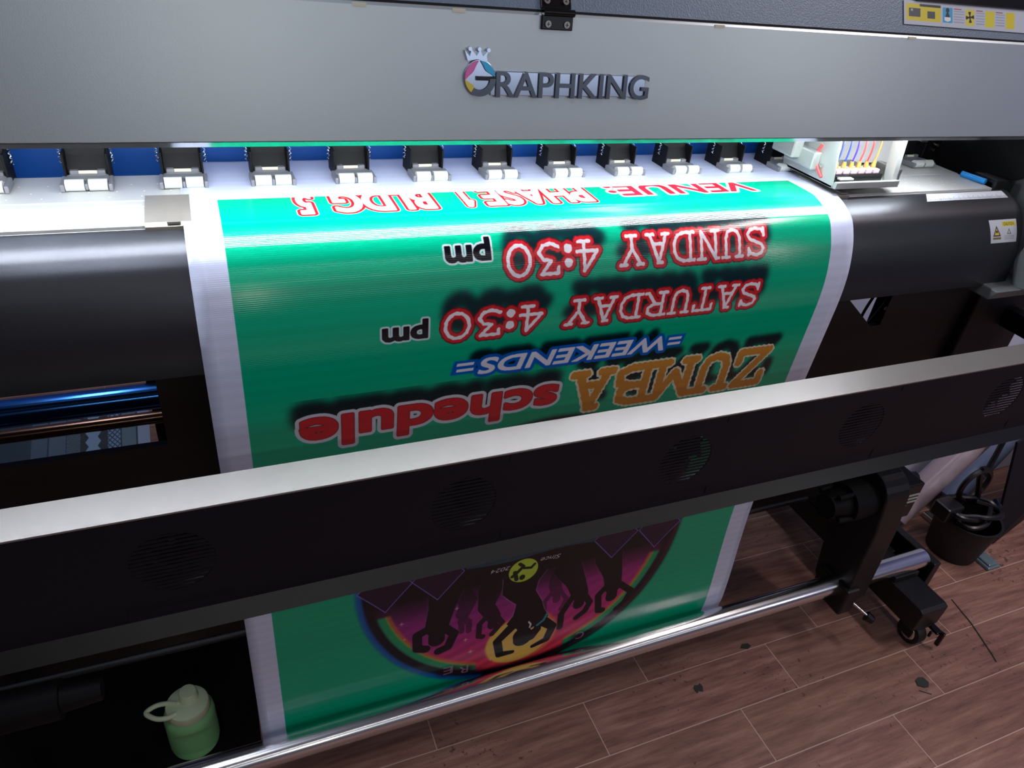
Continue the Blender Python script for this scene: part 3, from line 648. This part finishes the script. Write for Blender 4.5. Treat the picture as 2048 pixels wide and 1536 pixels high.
for k in range(3): rect(wl, .036, .063, .0305+k*.0028, .0312+k*.0028, (140, 148, 165))
rect(wl, .006, .027, .0325, .036, (120, 110, 70))
apron_sticker('warning_sticker', 1.205, 1.272, .0625, .1010, wl.im, 'white caution sticker with warning triangle', .010, .006)

# pinch rollers: fifteen along the back of the platen
def make_pinch(x):
    bm = NB()
    prism_x(bm, [(.985, -.3235), (.983, -.3150), (.992, -.2960), (1.000, -.27), (1.015, -.27), (1.015, -.3235)], x-.021, x+.021)
    box(bm, x-.0235, x-.021, .975, 1.012, -.330, -.290); box(bm, x+.021, x+.0235, .975, 1.012, -.330, -.290)
    arm = put('pinch_roller', bm, M_arm, PRN, bevel=.0008, label='black arm with grey holder and two white rollers')
    bm = NB()
    z0, z1 = -.3185, -.3150
    box(bm, x-.0225, x+.0225, .9600, .9800, z0, z1); box(bm, x-.0265, x-.0220, .9450, .9760, -.3235, z1); box(bm, x+.0220, x+.0265, .9450, .9760, -.3235, z1)
    box(bm, x-.0018, x+.0018, .9450, .9610, -.3220, z1+.0003); box(bm, x-.0185, x-.0095, .9790, .9870, -.3185, -.3105); box(bm, x+.0095, x+.0185, .9790, .9870, -.3185, -.3105)
    box(bm, x-.0195, x+.0195, .9760, .9815, -.3190, -.3145)
    put('roller_holder', bm, M_grey, arm, bevel=.0012, label='grey plastic roller holder')
    for sx in (-.0117, .0117):
        bm = NB(); cyl(bm, (x+sx-.0095, .9510, -.3175), (x+sx+.0095, .9510, -.3175), .0066, 22); put('rubber_roller', bm, M_roller, arm, smooth=True, label='white rubber roller')
    bm = NB(); cyl(bm, (x-.0105, .9830, -.3135), (x+.0105, .9830, -.3135), .0021, 10); put('holder_pin', bm, M_cream, arm)
    for sx in (-.0265, .0265):
        bm = NB(); n_ = 9; pts = []
        for k in range(n_*10+1):
            t = k/(n_*10); a = 2*PI*n_*t; pts.append((x+sx+.0016*math.cos(a), .992+.0016*math.sin(a)+t*.0, -.3060+.045*t))
        tube(bm, pts, .0007, 5); put('tension_spring', bm, M_chrome, arm, smooth=True)
    return arm
_keep = put
def put(name, bm, mats, parent=None, **k):
    for v in bm.verts: v.co.y -= .032
    return _keep(name, bm, mats, parent, **k)
first = make_pinch(-.2204)
put = _keep
for i in range(1, 15): copy_tree(first, PRN, (.1014*i, 0, 0))
# small hanging pins between the rollers
for x_ in (-.178, .235, .675):
    bm = NB(); cyl(bm, (x_, .95, -.283), (x_-.002, .945, -.262), .0016, 8); put('guide_pin', bm, M_roller, PRN)

# print carriage parked over the right edge of the banner
bm = NB()
x0, x1 = .886, 1.010; cy0, cy1 = .812, .925; zb = -.3150
box(bm, x0, x1+.012, cy0, cy1, zb, zb+.004); box(bm, x0+.002, x1+.008, cy0-.006, cy0, zb, zb+.010)
prism_x(bm, [(cy0, zb), (cy1, zb), (cy1+.03, zb+.10), (cy0+.018, zb+.10)], x0, x0+.003)
prism_x(bm, [(cy0-.002, zb), (cy0+.016, zb), (cy0+.03, zb+.10), (cy0+.010, zb+.10)], x1-.004, x1+.006)
carr = put('print_carriage', bm, M_carr, PRN, bevel=.0006, label='grey metal print head carriage at the banner right edge')
bm = NB(); box(bm, x0+.003, x1+.10, cy1-.012, cy1-.008, zb+.004, zb+.09); put('carriage_back_plate', bm, M_platen, carr)
bm = NB(); box(bm, x0+.014, x1-.012, cy0+.012, cy1-.03, zb+.004, zb+.016); put('print_head', bm, M_gloss, carr, bevel=.001, label='dark print head')
bm = NB(); box(bm, x0+.018, x0+.045, cy0+.004, cy0+.012, zb+.0095, zb+.0125); put('head_clip', bm, M_roller, carr, bevel=.001)
tubes = [(rgb(60, 80, 150), 'blue'), (rgb(50, 70, 170), 'blue'), (rgb(60, 40, 160), 'violet'), (rgb(205, 60, 60), 'red'), (rgb(200, 50, 50), 'red'), (rgb(205, 140, 60), 'orange')]
dm = mat('amber_fitting', rgb(190, 150, 80), .35, .2, .1, 80); pk = mat('translucent_damper', rgb(205, 180, 190), .35, 0, .08, 60)
for k, (c_, nm) in enumerate(tubes):
    xb = x0+.024+k*.0155
    bm = NB(); pts = spline([(xb, cy0+.028, zb+.030), (xb+.004, cy0+.030, zb+.050), (xb+.010, cy0+.040, zb+.085)], 6); tube(bm, [tuple(p) for p in pts], .0013, 8)
    put('ink_tube', bm, mat(nm+'_ink_line', c_, .3, 0, .04, 60), carr, smooth=True, label=nm+' ink tube')
    bm = NB(); cyl(bm, (xb, cy0+.027, zb+.020), (xb, cy0+.028, zb+.031), .0045, 12, .0026); put('tube_fitting', bm, dm, carr, smooth=True)
    bm = NB(); box(bm, xb-.006, xb+.006, cy0+.017, cy0+.036, zb+.0135, zb+.0215); put('ink_damper', bm, pk, carr, bevel=.001)
bm = NB(); pts = spline([(x0-.002, .855, -.262), (x0-.004, .858, -.278), (x0-.003, .848, -.296), (x0-.002, .836, -.306)], 6); tube(bm, [tuple(p) for p in pts], .0022, 8); put('red_wire', bm, mat('red_wire_sheath', rgb(225, 70, 70), .4, 0, .04, 50), carr, smooth=True)
bm = NB(); box(bm, x0-.014, x0, .850, .915, -.300, -.272); box(bm, x0-.030, x0-.012, .880, .93, -.290, -.262); put('carriage_clamp', bm, M_carr, carr, bevel=.003)
for yy in (.842, .872, .900):
    bm = NB(); cyl(bm, (x0-.004, yy, -.290+(yy-.84)*.1), (x0, yy, -.290+(yy-.84)*.1), .0030, 12); put('carriage_bolt', bm, M_chrome, carr, smooth=True)
bm = NB(); cyl(bm, (x1+.006, .835, -.300), (x1+.020, .835, -.300), .007, 16); box(bm, x1+.006, x1+.016, .815, .86, -.313, -.290); put('carriage_side_block', bm, M_steel, carr, bevel=.001)

# right end fittings
bm = NB(); cyl(bm, (1.243, .870, -.3200), (1.252, .828, -.3205), .0048, 18); clip = put('edge_clip', bm, M_skyblue, PRN, smooth=True, label='bright blue clip at the platen end')
bm = NB()
for k in range(5): box(bm, 1.262+k*.011, 1.270+k*.011, .815+.002*k, .86, -.342, -.314-.001*k)
box(bm, 1.262, 1.318, .82, .85, -.342, -.320); put('cable_chain', bm, M_black, PRN, bevel=.001)
bm = NB(); box(bm, 1.262, 1.276, .985, .992, -.300, -.255); box(bm, 1.276, 1.318, .985, .992, -.295, -.262); cyl(bm, (1.258, .982, -.290), (1.258, .995, -.290), .007, 12)
put('belt_bracket', bm, M_steel, PRN, bevel=.001, label='steel bracket with bolts on the black back plate')
for x_, z_ in ((1.331, -.300), (1.315, -.318), (1.322, -.309), (1.25, -.318), (1.275, -.322)):
    bm = NB(); cyl(bm, (x_, .996, z_), (x_, 1.002, z_), .0028, 10); put('housing_bolt', bm, M_chrome, PRN, smooth=True)
# lever at the right end
bm = NB(); prism_x(bm, [(.70, -.405), (.735, -.395), (.745, -.430), (.725, -.475), (.700, -.470)], 1.292, 1.33)
prism_x(bm, [(.705, -.470), (.79, -.470), (.79, -.490), (.72, -.492)], 1.235, 1.345)
lev = put('load_lever', bm, M_side, PRN, bevel=.003, label='grey lever bracket at the right end of the apron')
bm = NB(); cyl(bm, (1.318, .690, -.452), (1.375, .685, -.458), .0105, 18); put('lever_knob', bm, M_cream, lev, smooth=True, bevel=.003, label='cream rounded knob')
bm = NB(); cyl(bm, (1.305, .712, -.420), (1.305, .695, -.430), .006, 14); put('lever_bolt', bm, M_chrome, lev, smooth=True)

# under structure
YU = .86
bm = NB()
box(bm, -.085, 1.075, YU, YU+.01, -1.02, -.44); box(bm, 1.075, 1.19, YU, YU+.01, -1.02, -.615); box(bm, 1.19, 1.42, YU, YU+.01, -1.02, -.44); box(bm, XL, -.085, YU, YU+.01, -1.02, -.655)
plate_poly(bm, [(1.075, YU, -.615), (1.075, YU, -.545), (1.165, YU, -.615)], (0, 1, 0), .01)
und = put('lower_cover', bm, M_rubber, PRN, label='black sheet metal below the apron')
bm = NB(); box(bm, XL, XR, .93, 1.04, -.47, -.38); put('main_beam', bm, M_black, PRN)
bm = NB(); box(bm, 1.42, 1.60, .84, 1.0, -.74, -.46); put('end_box', bm, M_rubber, PRN, bevel=.004)
bm = NB(); box(bm, 1.468, 1.491, .672, 1.28, -1.268, -1.184); box(bm, 1.44, 1.47, .76, .80, -1.26, -1.225); put('side_rail', bm, M_black, PRN, bevel=.003)
bm = NB(); cyl(bm, (1.18, YU-.001, -.575), (1.18, YU-.004, -.575), .004, 10); cyl(bm, (1.02, YU-.001, -.66), (1.02, YU-.004, -.66), .005, 10); put('cover_bolts', bm, M_gloss, und)
bm = NB(); box(bm, XL, 1.40, .90, .98, -1.13, -1.04); put('stand_crossbeam', bm, M_black, PRN, bevel=.004)
bm = NB(); cyl(bm, (-.9, .86, -1.075), (1.20, .86, -1.075), .006, 12); put('stand_rod', bm, M_black, PRN, smooth=True)
bm = NB(); box(bm, 1.36, 1.445, .90, 1.02, -1.22, -.45); leg = put('stand_leg', bm, M_black, PRN, bevel=.005)
bm = NB(); prism_x(bm, [(.60, -1.22), (1.30, -1.22), (1.30, -1.285), (.592, -1.285), (.590, -1.225)], 1.362, 1.443); foot = put('foot_beam', bm, M_black, PRN, bevel=.003, label='black box-section foot of the stand')
def caster(x, y):
    bm = NB(); box(bm, x-.024, x+.024, y-.02, y+.03, -1.290, -1.285); box(bm, x-.019, x-.016, y-.012, y+.018, -1.328, -1.288); box(bm, x+.016, x+.019, y-.012, y+.018, -1.328, -1.288)
    cyl(bm, (x+.02, y, -1.32), (x-.02, y, -1.32), .005, 10)
    c_ = put('caster', bm, M_black, PRN, bevel=.001, label='swivel caster under the foot')
    bm = NB(); cyl(bm, (x-.013, y, -1.32), (x+.013, y, -1.32), .0295, 30); cyl(bm, (x-.0145, y, -1.32), (x+.0145, y, -1.32), .019, 24, mi=1); put('caster_wheel', bm, [M_rubber, M_chrome], c_, smooth=True, bevel=.002, label='black wheel with shiny hub')
    bm = NB(); box(bm, x+.024, x+.042, y-.040, y+.005, -1.300, -1.293); box(bm, x+.036, x+.044, y-.048, y-.038, -1.335, -1.293); box(bm, x+.020, x+.026, y-.03, y-.024, -1.318, -1.300); put('brake_lever', bm, M_gloss, c_, bevel=.002)
caster(1.404, .612)
caster(1.395, 1.24)
# take-up unit and chrome guide bar
bm = NB(); cyl(bm, (-.72, .705, -1.193), (1.467, .705, -1.193), .0222, 48); put('guide_bar', bm, M_chrome, PRN, smooth=True, label='long polished chrome bar along the floor')
bm = NB(); box(bm, 1.365, 1.44, .68, .735, -1.22, -1.205); put('bar_saddle', bm, M_black, PRN, bevel=.002)
_keep = put
def put(name, bm, mats, parent=None, **k):
    for v in bm.verts: v.co += Vector((-.030, 0, -.012))
    return _keep(name, bm, mats, parent, **k)
bm = NB(); rim = [(.735+.050*math.cos(t), -.925+.048*math.sin(t)) for t in [PI*k/12 for k in range(13)]]
prism_x(bm, rim+[(.675, -1.00), (.668, -1.20), (.690, -1.225), (.735, -1.225), (.762, -1.20), (.79, -1.02)], 1.225, 1.290)
tu = put('take_up_bracket', bm, M_black, PRN, bevel=.004, label='black motor bracket clamped on the chrome bar')
bm = NB(); cyl(bm, (1.225, .735, -.945), (1.165, .735, -.945), .042, 32); cyl(bm, (1.165, .735, -.945), (1.12, .735, -.945), .032, 32, .026)
for k in range(4):
    a = PI/2*k+.4; cyl(bm, (1.17, .735+.036*math.cos(a), -.945+.036*math.sin(a)), (1.13, .735+.034*math.cos(a), -.945+.034*math.sin(a)), .006, 10)
put('core_chuck', bm, M_arm, tu, smooth=True, label='black chuck for the paper core')
bm = NB(); box(bm, 1.290, 1.345, .70, .80, -1.00, -.905); mb = put('motor_box', bm, M_black, tu, bevel=.004)
bm = NB()
for k in range(5): box(bm, 1.296, 1.340 if k < 3 else 1.316, .6985, .7005, -.935-k*.0095, -.931-k*.0095)
put('motor_vent', bm, M_roller, tu, label='pale slots on the motor box')
bm = NB(); cyl(bm, (1.345, .745, -.935), (1.375, .745, -.935), .020, 10, .016); put('motor_knob', bm, M_gloss, tu, smooth=True)
bm = NB(); prism_x(bm, [(.66, -1.16), (.66, -1.235), (.75, -1.235), (.75, -1.16)], 1.215, 1.255); put('bar_clamp', bm, M_black, tu, bevel=.006)
bm = NB(); cyl(bm, (1.270, .675, -1.225), (1.290, .640, -1.238), .0028, 10); put('clamp_stem', bm, M_chrome, tu, smooth=True)
bm = NB(); cyl(bm, (1.288, .644, -1.240), (1.298, .630, -1.246), .013, 8, .010); put('clamp_knob', bm, M_gloss, tu, bevel=.002)
put = _keep
# left hand take-up bracket, mostly in the dark
bm = NB(); prism_x(bm, [(.70, -.93), (.80, -.93), (.82, -1.24), (.67, -1.24), (.67, -1.0)], -.42, -.36); lt_ = put('take_up_bracket', bm, M_black, PRN, bevel=.005, label='black idle bracket in the dark at the left')
bm = NB(); cyl(bm, (-.36, .75, -.985), (-.27, .75, -.985), .028, 28); cyl(bm, (-.27, .75, -.985), (-.22, .75, -.985), .020, 24, .016); put('core_chuck', bm, M_arm, lt_, smooth=True)

# rollers and hanging printed sheet seen through the opening at the left
bm = NB(); cyl(bm, (-.8, 1.10, -.735), (-.103, 1.10, -.735), .022, 32); put('feed_roller', bm, mat('painted_reflection_steel', rgb(70, 140, 225), .14, .95, .04, 15), PRN, smooth=True, label='steel roller with a blue reflection painted into its colour behind the left opening')  # blue base colour of the thick roller stands in for a reflection
bm = NB(); cyl(bm, (-.8, 1.12, -.792), (-.103, 1.12, -.792), .011, 24); put('feed_roller', bm, mat('copper_tinted_steel', rgb(150, 110, 90), .2, .9, .05, 20), PRN, smooth=True, label='thin brownish roller under the thick one')
sh = Print(0, .50, .12, .0006); sh.im[:] = np.array([26, 60, 84])/255
Wd = sh.W
rect(sh, .292, .318, .02, .12, (95, 120, 140)); rect(sh, .322, .350, .02, .12, (110, 130, 150)); rect(sh, .352, .376, .02, .12, (120, 140, 155))
s_, X_, S_ = sh.crop(.352, .376, .02, .12); sh.blend(s_, (np.sin(X_*3200)*np.sin(S_*900) > .3).astype(float), (40, 60, 76))
rect(sh, .376, .43, 0, .12, (8, 10, 18))
s_, X_, S_ = sh.crop(.38, .42, .02, .12); sh.blend(s_, (np.abs(X_-.398) < .008+.006*np.abs(((S_*60) % 1)-.5)*2).astype(float), (190, 225, 255))
rect(sh, .424, .446, .02, .12, (170, 205, 245))
s_, X_, S_ = sh.crop(.424, .446, .02, .12); sh.blend(s_, ((np.abs(((X_+S_)*110) % 1-.5) < .12) | (np.abs(((X_-S_)*110) % 1-.5) < .12)).astype(float), (40, 60, 90))
rect(sh, .449, .474, .02, .12, (140, 165, 180)); rect(sh, .478, .500, .02, .12, (215, 228, 255)); 
picture_plate('printed_sheet', None, [(-.594, 1.27, -.856), (-.144, 1.27, -.856), (-.144, 1.13, -.896), (-.594, 1.13, -.896)], (0, -.3, 1), .002, sh.im, .5, 'dark printed sheet with pale patterned strips')
tag(bpy.data.objects['printed_sheet'], 'dark blue printed sheet with pale patterned strips behind the left rollers', 'printed sheet')

# ------------------------------------------------------------------ fan bar in front of the banner
YB, YK = .580, .6255; ZT = -.524
FX = [-.3865, -.0745, .2365, .5450, .8560, 1.165, 1.474]; FZ = -.5905; FR = .0405
BAR = thing('drying_fan_bar', (.45, .60, -H), 'long black fan bar with pale metal top crossing in front of banner', 'fan bar')
bm = NB(); prism_x(bm, [(YB-.0005, ZT), (YK, ZT), (YK, ZT-.012), (YK-.002, ZT-.012), (YK-.002, ZT-.002), (YB+.001, ZT-.002), (YB-.0005, ZT-.003)], XL, XR+.1); put('top_plate', bm, M_bartop, BAR, bevel=.0004, label='pale brushed metal top plate')
# front plate with round openings
z0, z1 = -.667, ZT-.0022
def front_plate(bm):
    n = 32; half = .052
    def quad(a, b, c_, d): 
        bm.faces.new([bm.verts.new((p[0], YB, p[1])) for p in (a, b, c_, d)])
    xe = XL
    for fx in FX:
        quad((xe, z0), (fx-half, z0), (fx-half, z1), (xe, z1)); xe = fx+half
        quad((fx-half, z0), (fx+half, z0), (fx+half, FZ-half), (fx-half, FZ-half)); quad((fx-half, FZ+half), (fx+half, FZ+half), (fx+half, z1), (fx-half, z1))
        for k in range(n):
            a0, a1 = 2*PI*k/n+PI/4, 2*PI*(k+1)/n+PI/4
            def sq(a):
                c_, s__ = math.cos(a), math.sin(a); m__ = max(abs(c_), abs(s__)); return (fx+half*c_/m__, FZ+half*s__/m__)
            def ci(a): return (fx+FR*math.cos(a), FZ+FR*math.sin(a))
            quad(ci(a0), ci(a1), sq(a1), sq(a0))
    quad((xe, z0), (XR+.1, z0), (XR+.1, z1), (xe, z1))
    bmesh.ops.remove_doubles(bm, verts=bm.verts, dist=1e-6)
bm = NB(); front_plate(bm); fp = put('front_plate', bm, M_bar, BAR, label='satin black front plate'); sm = fp.modifiers.new('thick', 'SOLIDIFY'); sm.thickness = .0016; sm.offset = 0
bm = NB(); prism_x(bm, [(YB-.0008, z0), (YB-.0155, -.6840), (YB-.0145, -.6855), (YB+.0008, z0-.002), (YB+.0008, z0)], XL, XR+.1); put('lower_lip', bm, M_lip, BAR, label='dark grey sloping lower lip')
for k, fx in enumerate(FX):
    if k == 0:
        bm = NB(); n = 15
        for i in range(n):
            zz = FZ-FR+2*FR*(i+.5)/n; hw = math.sqrt(max(0, FR*FR-(zz-FZ)**2))+.0005
            box(bm, fx-hw, fx+hw, YB-.0005, YB+.0010, zz-.00165, zz+.00165)
        g0 = put('fan_grille', bm, M_bar, BAR, label='round slatted fan grille')
        bm = NB(); cyl(bm, (fx, YB+.008, FZ), (fx, YB+.022, FZ), .013, 20)
        for q in range(7):
            a = 2*PI*q/7; bl = [(fx+.012*math.cos(a), YB+.009, FZ+.012*math.sin(a)), (fx+.036*math.cos(a-.25), YB+.008, FZ+.036*math.sin(a-.25)), (fx+.036*math.cos(a+.25), YB+.020, FZ+.036*math.sin(a+.25)), (fx+.012*math.cos(a+.45), YB+.020, FZ+.012*math.sin(a+.45))]
            plate_poly(bm, bl, (0, 1, 0), .0012)
        fn = put('fan', bm, M_gloss, BAR, label='black fan behind its grille')
    else:
        copy_tree(g0, BAR, (fx-FX[0], 0, 0)); copy_tree(fn, BAR, (fx-FX[0], 0, 0))
bm = NB()
bm.free()
for x_ in (-.70, 1.52):
    bm = NB(); box(bm, x_, x_+.03, .627, .838, -.640, -.600); put('bar_arm', bm, M_black, BAR)

# ------------------------------------------------------------------ the banner
PR = spline([(1.012, -.3238), (.965, -.3238), (.83, -.3243), (.805, -.3275), (.790, -.3330), (.780, -.3382), (.772, -.3430), (.765, -.3500), (.758, -.3610), (.7495, -.3780), (.7435, -.396), (.738, -.42), (.7355, -.445), (.735, -.47), (.736, -.50), (.738, -.55), (.742, -.65), (.745, -.75), (.748, -.9), (.744, -1.0), (.737, -1.1), (.7345, -1.164), (.7360, -1.195), (.7290, -1.212), (.715, -1.2190), (.700, -1.2185)], 8)
sd = np.r_[0, np.cumsum(np.hypot(*np.diff(PR, axis=0).T))]; k0 = 8; sd = sd-sd[k0]
bm = NB(); uvl = bm.loops.layers.uv.new('UVMap'); NXB = 60; rows = []
for (y_, z_), s_v in zip(PR, sd):
    row = []
    for i in range(NXB+1):
        t = i/NXB; wv = .0008*math.sin(t*9+s_v*7)*max(0, min(1, (s_v-.30)*3))
        row.append(bm.verts.new((-.0225+.9225*t, y_-.0006+wv, z_+.0003)))
    rows.append(row)
for j in range(len(rows)-1):
    for i in range(NXB):
        f = bm.faces.new((rows[j][i], rows[j][i+1], rows[j+1][i+1], rows[j+1][i])); f.smooth = True
        for l, (ii, jj) in zip(f.loops, ((i, j), (i+1, j), (i+1, j+1), (i, j+1))): l[uvl].uv = (ii/NXB, 1-sd[jj]/SL)
bn = put('vinyl_banner', bm, M_vinyl, smooth=False)
for p in bn.data.polygons: p.use_smooth = True
sm = bn.modifiers.new('thick', 'SOLIDIFY'); sm.thickness = .0006; sm.offset = 1
tag(bn, 'glossy green vinyl banner with upside-down red and gold lettering and round dance picture', 'banner')

# ------------------------------------------------------------------ things on and near the floor
bm = NB(); box(bm, -.70, -.028, .775, 1.10, -H, -H+.006); tag(put('rubber_mat', bm, mat('matt_black_rubber', rgb(9, 8, 12), .85, 0, .15, 30, .1, 300, spec=.15), bevel=.003), 'black rubber mat on floor under left part of printer', 'mat')
bc = (-.139, .862, -H+.0062)
BOT = thing('water_bottle', bc, 'pale green squat water bottle with carry loop behind the chrome bar', 'bottle')
bm = NB(); lathe(bm, [(.040, 0), (.044, .003), (.0455, .012), (.0455, .088), (.0445, .096), (.0405, .103), (.0375, .106)], bc, 48); put('bottle_body', bm, M_bottle, BOT, smooth=True, label='green bottle body')
bm = NB(); n = 72; rings = []
for r_, z_, rb in ((.0375, .106, 0), (.0385, .107, 1), (.0385, .120, 1), (.0370, .124, 0), (.030, .1265, 0), (.001, .128, 0)):
    rings.append([bm.verts.new((bc[0]+(r_+(.0006 if (k % 2 and rb) else 0))*math.cos(2*PI*k/n), bc[1]+(r_+(.0006 if (k % 2 and rb) else 0))*math.sin(2*PI*k/n), bc[2]+z_)) for k in range(n)])
for A, B in zip(rings, rings[1:]):
    for k in range(n): bm.faces.new((A[k], A[(k+1) % n], B[(k+1) % n], B[k]))
lidb = put('bottle_lid', bm, M_lidb, BOT, smooth=True, label='pale lid with ribbed rim')
kc = (bc[0]+.004, bc[1]+.008, bc[2]+.126)
bm = NB(); lathe(bm, [(.0175, 0), (.0175, .002), (.0160, .004), (.0160, .019), (.0145, .0215), (.008, .0225)], kc, 32); put('drinking_cap', bm, M_lidb, lidb, smooth=True, label='round screw cap on the lid')
bm = NB(); lp_ = [(bc[0]+dx_, bc[1]+dy_, bc[2]+dz_) for dx_, dy_, dz_ in ((-.018, -.020, .1270), (-.034, -.024, .1275), (-.052, -.020, .128), (-.068, -.006, .128), (-.066, .002, .128), (-.050, .008, .128), (-.030, .006, .1275), (-.016, .000, .1270))]
tube(bm, [tuple(p) for p in spline(lp_, 5)], .0046, 10); put('carry_loop', bm, M_lidb, lidb, smooth=True, label='pale carry loop')
BOT.scale = (.93, .93, .93)
# debris
def scrap(px_, py__, pts, th, label):
    bm = NB(); plate_poly(bm, [(px_+a, py__+b, -H+.0003) for a, b in pts], (0, 0, 1), th); return tag(put('floor_scrap', bm, M_scrap), label, 'scrap')
scrap(1.340, .508, [(-.016, -.002), (-.010, .010), (.002, .014), (.014, .010), (.016, -.004), (.006, -.012), (-.004, -.010)], .002, 'dark flake with a thin stem on floor in front of caster')
scrap(1.008, .714, [(-.014, -.002), (-.004, .006), (.010, .004), (.014, -.004), (.002, -.009)], .0012, 'dark smudge-like flake on floor close to the chrome bar')
bm = NB(); cyl(bm, (1.318, .496, -H+.0010), (1.338, .480, -H+.0010), .0009, 8)
st = put('flake_stem', bm, M_scrap, None); tag(st, 'thin dark stem lying against the flake before the caster', 'scrap'); st.name = 'twig'
scrap(.841, .657, [(-.010, .002), (-.004, .008), (.004, .006), (.010, .009), (.012, .0), (.006, -.010), (-.002, -.006), (-.008, -.010)], .0012, 'small ragged dark flake in middle of the tiled floor')
bm = NB(); tube(bm, [tuple(p) for p in spline([(1.617, .665, -H+.0008), (1.608, .625, -H+.0012), (1.599, .587, -H+.0012), (1.571, .511, -H+.0010), (1.563, .494, -H+.0008)], 6)], .0014, 6); tag(put('dark_thread', bm, M_scrap), 'long thin dark thread lying on floor right of caster', 'thread')

# bin with a bag, cable coil
bx, by = 1.768, .800
BIN = thing('waste_bin', (bx, by, -H), 'round black waste bin standing on floor right of the printer foot', 'bin')
bm = NB(); lathe(bm, [(.060, 0), (.063, .003), (.078, .120), (.081, .120), (.081, .126), (.075, .126), (.060, .01)], (bx, by, -H), 40); put('bin_shell', bm, M_rubber, BIN, smooth=True)
BG = NB(); bmesh.ops.create_icosphere(BG, subdivisions=3, radius=1)
for v in BG.verts:
    k = 1+.12*math.sin(v.co.x*7+v.co.y*5)+.1*math.sin(v.co.z*9+v.co.x*6); v.co = Vector((bx+.106+v.co.x*.020*k, by+.005+v.co.y*.024*k, -H+.075+v.co.z*.065*k))
tag(put('plastic_bag', BG, M_bag, smooth=True), 'crumpled navy blue plastic bag behind the waste bin', 'bag')
pts = [(1.90, .90, -.90), (1.885, .885, -.98), (1.855, .865, -1.07), (1.83, .85, -1.13)]
for k in range(14): a = 2*PI*k/11; pts.append((bx+.010+.050*math.cos(a+.6), by+.035, -1.150+.050*math.sin(a+.6)))
for k in range(34):
    a = 2*PI*k/11; r_ = .060+.016*math.sin(k*1.3); pts.append((bx-.005+r_*math.cos(a+.6), by+.000+.75*r_*math.sin(a+.6), -1.212+.006*(k/11)+.008*math.sin(k*.9)))
tube(bm := NB(), [tuple(p) for p in spline(pts, 4)], .0072, 8)
tag(put('power_cable', bm, M_cable, smooth=True), 'black power cable hanging down into a coil over the waste bin', 'cable')
bm = NB(); box(bm, bx-.110, bx-.050, by-.005, by+.045, -1.222, -1.178); tag(put('plug_block', bm, M_cable, bevel=.006), 'black plug block on the bin rim tied into the cable coil', 'plug')
bm = NB(); box(bm, 1.80, 1.845, .705, .760, -H, -H+.010); box(bm, 1.805, 1.84, .71, .75, -H+.010, -H+.016); tag(put('clear_clip', bm, mat('grey_clear_plastic', rgb(110, 130, 140), .2, 0, .1, 40), bevel=.003), 'small greyish clear plastic piece on floor in front of bin', 'plastic piece')
# wrapped rolls and sheet behind
def roll(a, b, r, m_, label, name='vinyl_roll', grp=None):
    R_ = thing(name, (a[0], a[1], -H), label, 'roll', grp); bm = NB(); cyl(bm, a, b, r, 40); put('wrap', bm, m_, R_, smooth=True)
    av, bv = Vector(a), Vector(b); d_ = (bv-av).normalized(); bm = NB(); cyl(bm, bv-d_*.004, bv+d_*.004, r*.4, 20); put('core', bm, mat('cardboard_core', rgb(120, 95, 75), .8), R_, smooth=True)
roll((1.675, .926, -1.318), (2.095, .938, -.80), .036, mat('pinkish_clear_wrap', rgb(190, 172, 182), .3, .1, .12, 6, .3, 20), 'pinkish plastic-wrapped vinyl roll leaning behind printer foot, left one')
roll((1.885, .940, -1.308), (2.305, .995, -.80), .044, mat('blue_grey_wrap', rgb(150, 165, 205), .3, .1, .12, 6, .3, 20), 'blue-grey wrapped vinyl roll leaning behind the waste bin')
bm = NB(); box(bm, 1.795, 1.835, .850, .925, -H, -H+.015); tag(put('aluminium_rail', bm, M_steel, bevel=.002), 'short pale aluminium rail lying on floor behind the bin', 'rail')
bm = NB(); plate_poly(bm, [(1.905, .780, -1.346), (2.42, .90, -1.346), (2.50, .90, -.95), (1.865, .845, -1.03)], (1, -3, 0), .006); tag(put('acrylic_sheet', bm, M_smoke), 'dark smoked acrylic sheet standing at the right edge', 'sheet')
bm = NB(); plate_poly(bm, [(1.52, .985, -1.346), (2.60, 1.030, -1.346), (2.60, 1.08, -.80), (1.52, 1.00, -.80)], (0, 1, 0), .008); tag(put('storage_board', bm, M_white), 'pale lavender board standing upright behind the leaning rolls', 'board')
bm = NB(); box(bm, 1.50, 2.05, 1.33, 1.55, -H, -.55); tag(put('tall_carton', bm, M_white, bevel=.004), 'tall pale carton seen through the gap under the apron', 'carton')
bm = NB(); box(bm, -.139, 1.34, 1.25, 1.26, -1.30, -.42); put('rear_light_block', bm, M_rubber, PRN)  # added panel, keeps the rear lamp off the space under the printer
bm = NB(); tube(bm, [tuple(p) for p in spline([(1.30, .955, -.50), (1.275, .955, -.58), (1.255, .955, -.655), (1.275, .955, -.68), (1.32, .955, -.60), (1.345, .955, -.50)], 8)], .0030, 8); tag(put('looped_cable', bm, M_cable, smooth=True), 'black cable loop hanging behind the gap under the apron', 'cable')
